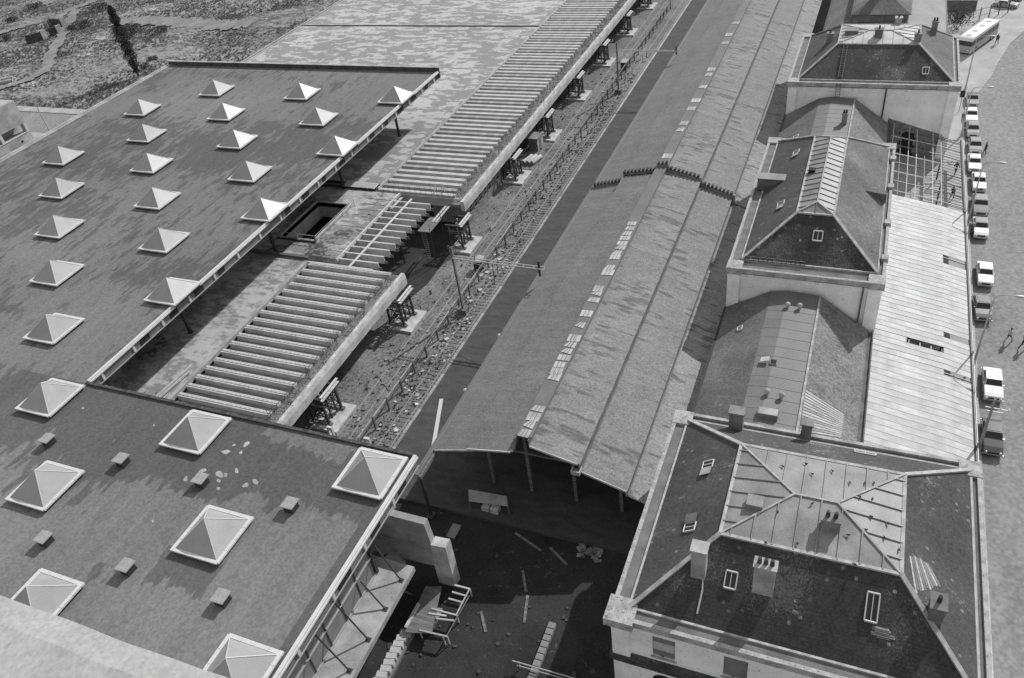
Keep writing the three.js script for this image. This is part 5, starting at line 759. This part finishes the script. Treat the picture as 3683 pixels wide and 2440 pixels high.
{ const c = onY(...q(3, 2, 790, 450), 0); scatter('rubble_heap', ['pale broken stones in small heap in the dark yard', 'grey broken stones in the small heap in dark yard'], 60, () => [c.x + rr(-1.1, 1.1), c.z + rr(-1.3, 1.3)], () => rr(0.2, 0.55), [M.concreteDark, M.ashlar], 0.02); }
[[-21.3, -36.4, 2.2, 0.5], [-20.2, -33.9, 2.6, 0.25], [-22.5, -40.4, 3.2, 1.2], [-19.3, -39.7, 2.4, 1.0], [-23.2, -31.7, 2.0, 0.6], [-46.5, -56.5, 3, 0.9], [-47.5, -60.1, 2.4, 0.2]].forEach(([x, z, L, a]) => { const o = tag(mesh('loose_plank', new THREE.BoxGeometry(0.24, 0.06, L), M.woodDark), x > -40 ? 'loose weathered plank lying on dark earth of the yard' : 'loose weathered plank lying on dug-over ground under deck edge', 'plank', x > -40 ? 'planks lying in the yard' : 'planks under the deck edge'); o.position.set(x, 0.06, z); o.rotation.y = a; });
// ================= WASTE GROUND =================
{
  const b = onY(...q(0, 0, 1180, 650), 0), t = thing('poplar_tree', 'tall narrow dark poplar standing behind the corner of hall roof', 'tree', [b.x, 0, b.z]);
  mesh('trunk', [rod(V(b.x, 0, b.z), V(b.x + 0.15, 7, b.z), 0.28, 0.16, 9), rod(V(b.x + 0.15, 7, b.z), V(b.x, 15.5, b.z), 0.16, 0.03, 7), ...Array.from({ length: 26 }, (_, i) => { const y = 1.5 + i * 0.5, a = i * 2.4, r = 0.9 * (1 - i / 34); return rod(V(b.x, y, b.z), V(b.x + Math.cos(a) * r, y + 1.3, b.z + Math.sin(a) * r), 0.05, 0.015, 5); })], M.soot, t);
  const T = []; for (let i = 0; i < 9000; i++) { const y = 0.8 + 15.6 * Math.pow(rnd(), 0.85), lump = 0.85 + 0.4 * Math.sin(y * 2.1 + 1) * Math.sin(y * 0.9), R = (y < 9 ? 0.9 + y * 0.12 : 2.0 * Math.pow(1 - (y - 9) / 7.6, 0.6)) * lump, a = rnd() * 6.283, r = R * Math.sqrt(rnd()), p = V(b.x + Math.cos(a) * r, y, b.z + Math.sin(a) * r), s = rr(0.18, 0.4), u = V(rr(-1, 1), rr(-0.2, 1), rr(-1, 1)).normalize().multiplyScalar(s), w = V(rr(-1, 1), rr(-1, 1), rr(-1, 1)).normalize().multiplyScalar(s * 0.7); T.push(p, p.clone().add(u), p.clone().add(w)); }
  mesh('crown', fromTris(T), M.leafDark, t);
}
function ribbon(name, pts, w) { const c = new THREE.CatmullRomCurve3(pts.map(([u, v]) => onY(...q(0, 0, u, v), 0))), n = 60, T = []; const e = i => { const p = c.getPoint(i / n), t = c.getTangent(i / n), s = V(-t.z, 0, t.x).normalize(), k = w * (0.8 + 0.35 * Math.sin(i * 1.7) * Math.sin(i * 0.61)); return [p.clone().addScaledVector(s, k / 2), p.clone().addScaledVector(s, -k / 2)].map(a => a.setY(0.34)); }; for (let i = 0; i < n; i++) { const [a, b] = e(i), [d, f] = e(i + 1); T.push(a, d, f, a, f, b); } struct(name, fromTris(T), M.path); }
ribbon('path', [[-150, 360], [0, 290], [250, 215], [480, 160], [600, 90], [760, 30], [900, -40]], 4.5); ribbon('path', [[-100, 790], [60, 740], [230, 690], [400, 590], [420, 500], [520, 330], [600, 180], [640, 90]], 4);
ribbon('bare_patch', [[1000, 190], [1250, 180], [1600, 205], [1950, 225], [2150, 200]], 9);
function bush(label, x, z, R, H, m) {
  const t = thing('bush', label, 'bush', [x, 0, z], 'bushes on the waste ground'), T = [], lob = Array.from({ length: 7 }, () => [rr(-0.6, 0.6) * R, rr(0.3, 0.75) * H, rr(-0.6, 0.6) * R, rr(0.35, 0.6) * R]);
  for (let i = 0; i < 900; i++) { const l = lob[(rnd() * 7) | 0], d = V(rr(-1, 1), rr(-0.9, 1), rr(-1, 1)).normalize().multiplyScalar(l[3] * Math.pow(rnd(), 0.3)), p = V(x + l[0] + d.x, Math.max(0.05, l[1] + d.y * H / R), z + l[2] + d.z), s = rr(0.1, 0.24) * (0.6 + R * 0.25), u = V(rr(-1, 1), rr(-0.3, 1), rr(-1, 1)).normalize().multiplyScalar(s), w = V(rr(-1, 1), rr(-1, 1), rr(-1, 1)).normalize().multiplyScalar(s); T.push(p, p.clone().add(u), p.clone().add(w)); }
  mesh('foliage', fromTris(T), m, t); mesh('stem', Array.from({ length: 4 }, (_, i) => rod(V(x, 0, z), V(x + Math.cos(i * 1.6) * R * 0.4, H * 0.6, z + Math.sin(i * 1.6) * R * 0.4), 0.06, 0.02, 5)), M.soot, t);
}
for (const [u, v, R, H, l] of [[1130, 280, 3.4, 2.6, 'dark round bush on waste ground just behind poplar crown'], [1360, 285, 2.6, 1.8, 'dark low bush right of poplar beside the bare sandy patch'], [860, 90, 3.6, 2.2, 'broad dark scrub bush beside the upper path bend'], [720, 235, 2.8, 2, 'dark bush between ruined walls and the rubble heap'], [450, 220, 2.6, 2, 'dark bush against the largest ruined wall'], [300, 75, 3.4, 1.8, 'broad low bush above the ruined walls'], [120, 190, 3, 1.6, 'low bush on path edge left of ruined walls'], [60, 350, 2.6, 1.8, 'low bush in the scrub below ruined walls'], [1230, 590, 1.6, 1.6, 'small bush at the foot of poplar'], [1300, 520, 1.5, 1.2, 'small bush between poplar foot and the hall corner lamp'], [600, 260, 2.2, 1.5, 'dark bush beside ruined wall nearest the path']]) { const p = onY(...q(0, 0, u, v), 0); bush(l, p.x, p.z, R, H, M.leafDark); }
{ const p = onY(3330 + 720 / 6.532, 600 / 6.532, 0.5); bush('large leafy shrub in corner between the goods building and coach', p.x, p.z + 1, 3.2, 3.4, M.leafDark); bush('leafy shrub against the garden wall behind the coach', p.x + 0.6, p.z - 4, 2.4, 2.8, M.leafMid); }
for (const [u0, v0, u1, v1, H, l] of [[900, 470, 1065, 480, 2.6, 'largest dark ruined wall end on the waste ground'], [870, 615, 990, 595, 2.3, 'square dark ruined wall in the middle of the ruins'], [480, 760, 735, 690, 2.4, 'long low dark ruined wall nearest the path']]) {
  const f = (u, v) => onY(u / 4.734, v / 4.734, 0), a = f(u0, v0), b = f(u1, v1), t = thing('ruined_wall', l, 'ruin', [b.x, 0, b.z]); mesh('wall', [bar(V(a.x, H / 2, a.z), V(b.x, H / 2, b.z), 0.5, H), bar(V(a.x, H * 0.3, a.z), V(a.x - 1, H * 0.3, a.z - 3), 0.5, H * 0.6)], M.soot, t); mesh('end_face', bar(V(b.x + 0.1, H / 2 + 0.1, b.z), V(b.x + 0.3, H / 2 + 0.1, b.z - 1.6), 0.5, H + 0.2), M.concrete, t);
}
for (const [u, v, l, n] of [[870, 325, ['pale stones in rubble heap beside the poplar', 'grey stones in rubble heap beside the poplar'], 70], [1300, 80, ['pale stones in rubble spread beyond poplar', 'grey stones in rubble spread beyond poplar'], 90], [720, 470, ['pale stones in rubble heap on the open slope', 'grey stones in rubble heap on the open slope'], 40], [255, 715, ['pale stones in rubble heap by the lower path', 'grey stones in rubble heap by the lower path'], 30], [100, 690, ['pale stones by the stacked pipes', 'grey stones by the stacked pipes'], 40]]) { const c = onY(...q(0, 0, u, v), 0.3); scatter('rubble_heap', l, n, () => [c.x + rr(-1, 1) * 3.4 * rr(0.2, 1), c.z + rr(-1, 1) * 2.4 * rr(0.2, 1)], () => rr(0.25, 0.75), [M.concreteLight, M.concrete], 0.15); }
for (const [u, v, l] of [[30, 715, 'large concrete pipe lying by the path, lower of the two'], [30, 690, 'large concrete pipe lying by the path, upper of the two']]) { const p = onY(...q(0, 0, u, v), 0.5), g = new THREE.LatheGeometry([[0.42, -2.6], [0.58, -2.6], [0.58, 2.6], [0.42, 2.6], [0.42, -2.6]].map(a => new THREE.Vector2(...a)), 18); g.rotateX(Math.PI / 2); g.rotateY(-0.9); g.translate(p.x - 1, 0.6, p.z); tag(mesh('concrete_pipe', g, M.concrete), l, 'pipe', 'pipes on the waste ground'); }
{ // scrub: coarse tufts over the waste ground
  const T = []; for (let i = 0; i < 26; i++) { const a = rnd() * 6.283, r = rr(0, 0.35), p = V(Math.cos(a) * r, 0, Math.sin(a) * r), w = V(Math.cos(a + 1.6), 0, Math.sin(a + 1.6)).multiplyScalar(0.06); T.push(p.clone().sub(w), p.clone().add(w), p.clone().add(V(rr(-0.25, 0.25), rr(0.25, 0.6), rr(-0.25, 0.25)))); }
  const put = (name, n, spot, sc, lo, hi, label) => { const m = new THREE.InstancedMesh(uvM(fromTris(T)), new THREE.MeshStandardMaterial({ color: 0xffffff, roughness: 1, side: THREE.DoubleSide }), n), M4 = new THREE.Matrix4(), c = new THREE.Color(); for (let i = 0; i < n; i++) { const [x, y, z] = spot(), k = rr(sc[0], sc[1]); M4.makeRotationY(rr(0, 6)); M4.scale(V(k * 1.3, k, k * 1.3)); M4.setPosition(x, y, z); m.setMatrixAt(i, M4); const v = rr(lo, hi); m.setColorAt(i, c.setRGB(v, v, v)); } m.name = name; m.castShadow = m.receiveShadow = true; m.userData = { kind: 'stuff', label, category: 'grass' }; scene.add(m); };
  const clump = Array.from({ length: 90 }, () => [rr(-285, -130), rr(-205, -122), rr(2, 9)]);
  put('grass', 26000, () => { if (rnd() < 0.28) { const c = clump[(rnd() * 90) | 0], a = rnd() * 6.283, r = c[2] * Math.sqrt(rnd()); return [Math.min(-128, c[0] + Math.cos(a) * r * 1.6), 0.02, Math.min(-122, c[1] + Math.sin(a) * r)]; } return [rr(-290, -127), 0.02, rr(-210, -122)]; }, [0.3, 0.85], 0.13, 0.27, 'rough dry grass and weeds over the waste ground');
  put('weeds', 900, () => [rnd() < 0.6 ? rr(-43.9, -41.4) : rr(-50, -41), 0, -40 - 110 * Math.pow(rnd(), 1.2)], [0.15, 0.5], 0.05, 0.16, 'dark weeds growing along the fence and track');
}
{ // block of flats left of the hall
  const t = thing('side_building', 'plain grey building with recessed balcony left of hall roof', 'building', [-160, 0, -98]), m = M.concrete;
  mesh('lower_wall', box(-168, -158, 0, 2.5, -106, -70), m, t); mesh('upper_wall', box(-168, -158, 4.35, 9, -106, -70), m, t); mesh('recess', box(-167.8, -160.5, 2.5, 4.35, -105.6, -70), M.concrete, t); for (const z of [-105.7, -99.6, -93]) mesh('balcony_pillar', box(-159.2, -158.02, 2.5, 4.35, z - 0.3, z + 0.3), M.white, t); mesh('coping', box(-158.4, -157.9, 2.5, 2.6, -105.4, -70), M.white, t); mesh('vent', box(-158, -157.9, 1.2, 1.5, -103.6, -103.2), M.black, t);
}
// behind the coach: garden wall and post fence
{ const t = thing('garden_wall', 'low pale-topped garden wall behind the coach', 'wall', [16.7, 0, -185]); mesh('wall', box(11.8, 17.9, 0, 2.2, -186.2, -185.8), M.concreteDark, t); mesh('coping', box(14.8, 18.05, 2.2, 2.3, -186.3, -185.6), M.concreteLight, t); mesh('end_wall', box(17.5, 17.9, 0, 2.2, -192, -186.2), M.concreteLight, t); }
{ const t = thing('post_fence', 'dark post and wire fence between coach and parked cars', 'fence', [20, 0, -181]); for (let i = 0; i < 4; i++) { const x = 18.3 + i * 1.7, z = -180.3 - i * 1.5; mesh('post', bar(V(x, 0, z), V(x, 2.6, z), 0.16), M.iron, t); } for (const y of [1, 2.2]) mesh('wire', bar(V(17.5, y, -179.6), V(23.4, y, -184.8), 0.05), M.iron, t); }
// pigeons on the near roofs
{
  const b = thing('pigeon', 'dark pigeon with pale tail perched on near pavilion roof', 'pigeon', [0, 0, 0], 'pigeons on the near pavilion roof');
  mesh('body', [new THREE.SphereGeometry(1, 10, 8).scale(0.075, 0.07, 0.14).translate(0, 0.14, 0), new THREE.SphereGeometry(0.05, 8, 6).translate(0, 0.23, 0.11), rod(V(-0.03, 0, 0), V(-0.03, 0.1, 0), 0.01), rod(V(0.03, 0, 0), V(0.03, 0.1, 0), 0.01)], M.dark, b); mesh('tail', plate([V(-0.03, 0.13, -0.1), V(0.03, 0.13, -0.1), V(0.06, 0.11, -0.28), V(-0.06, 0.11, -0.28)], 0.02), M.ashlar, b);
  const L = [[3, 3, 560, 100], [3, 3, 970, 28], [3, 3, 1078, 40], [3, 3, 1065, 190], [3, 3, 1210, 238], [3, 3, 1020, 305], [3, 3, 870, 345], [3, 3, 1183, 358], [3, 3, 1310, 452], [3, 3, 935, 575], [3, 3, 440, 400], [3, 3, 175, 388], [3, 3, 270, 155], [2, 3, 312, 1130], [2, 3, 515, 1100], [2, 3, 565, 1198], [2, 3, 738, 1165], [2, 3, 885, 1275], [2, 3, 1015, 1272], [2, 3, 1092, 1270]];
  L.forEach(([r, c, u, v], i) => { const p = onY(...q(r, c, u, v), 14.6), f = Math.min(1, Math.max(0, Math.min((p.z + 43.75) / 4.35, (-35.2 - p.z) / 4.2, (p.x + 4.82) / 4.27, (6.4 - p.x) / 4.15))); const y = 14.26 + 0.61 * f; if (!i) { b.position.set(p.x, y, p.z); b.rotation.y = 2.4; b.scale.setScalar(0.8); } else copyOf(b, [p.x, y, p.z], 2.4 + rr(-0.8, 0.8)).scale.setScalar(0.8); });
}
// the lookout's own rough parapet under the camera
{
  const t = thing('tower_parapet', 'rough pale concrete parapet of the viewing tower', 'parapet', [-3, 58, 0]), nx = 220, nz = 26, T = [], n = layer(256, 91, 20, 20, 5), h = (x, z) => n[(((x * 40 + 2000) | 0) % 256) + ((((z * 40 + 2000) | 0) % 256) * 256)];
  const pt = (i, k) => { const x = -9 + i / nx * 11, e = 0.004 * h(x, 0.3) + 0.006 * h(x * 4, 1.7), zz = k / nz, z = -0.415 + e + zz * 1.3; return V(x, 58.8 + 0.005 * h(x, z) - (k === 0 ? 0.012 : 0), z); };
  for (let i = 0; i < nx; i++) { for (let k = 0; k < nz; k++) { const a = pt(i, k), b = pt(i + 1, k), c = pt(i + 1, k + 1), d = pt(i, k + 1); T.push(a, d, c, a, c, b); } const a = pt(i, 0), b = pt(i + 1, 0); T.push(V(a.x, 58.2, a.z + 0.02), a, b, V(a.x, 58.2, a.z + 0.02), b, V(b.x, 58.2, b.z + 0.02)); }
  mesh('coping', fromTris(T), M.rough, t); mesh('wall', box(-8.9, 1.9, 0, 58.3, -0.3, 0.8), M.concrete, t);
}
renderer.render(scene, camera);
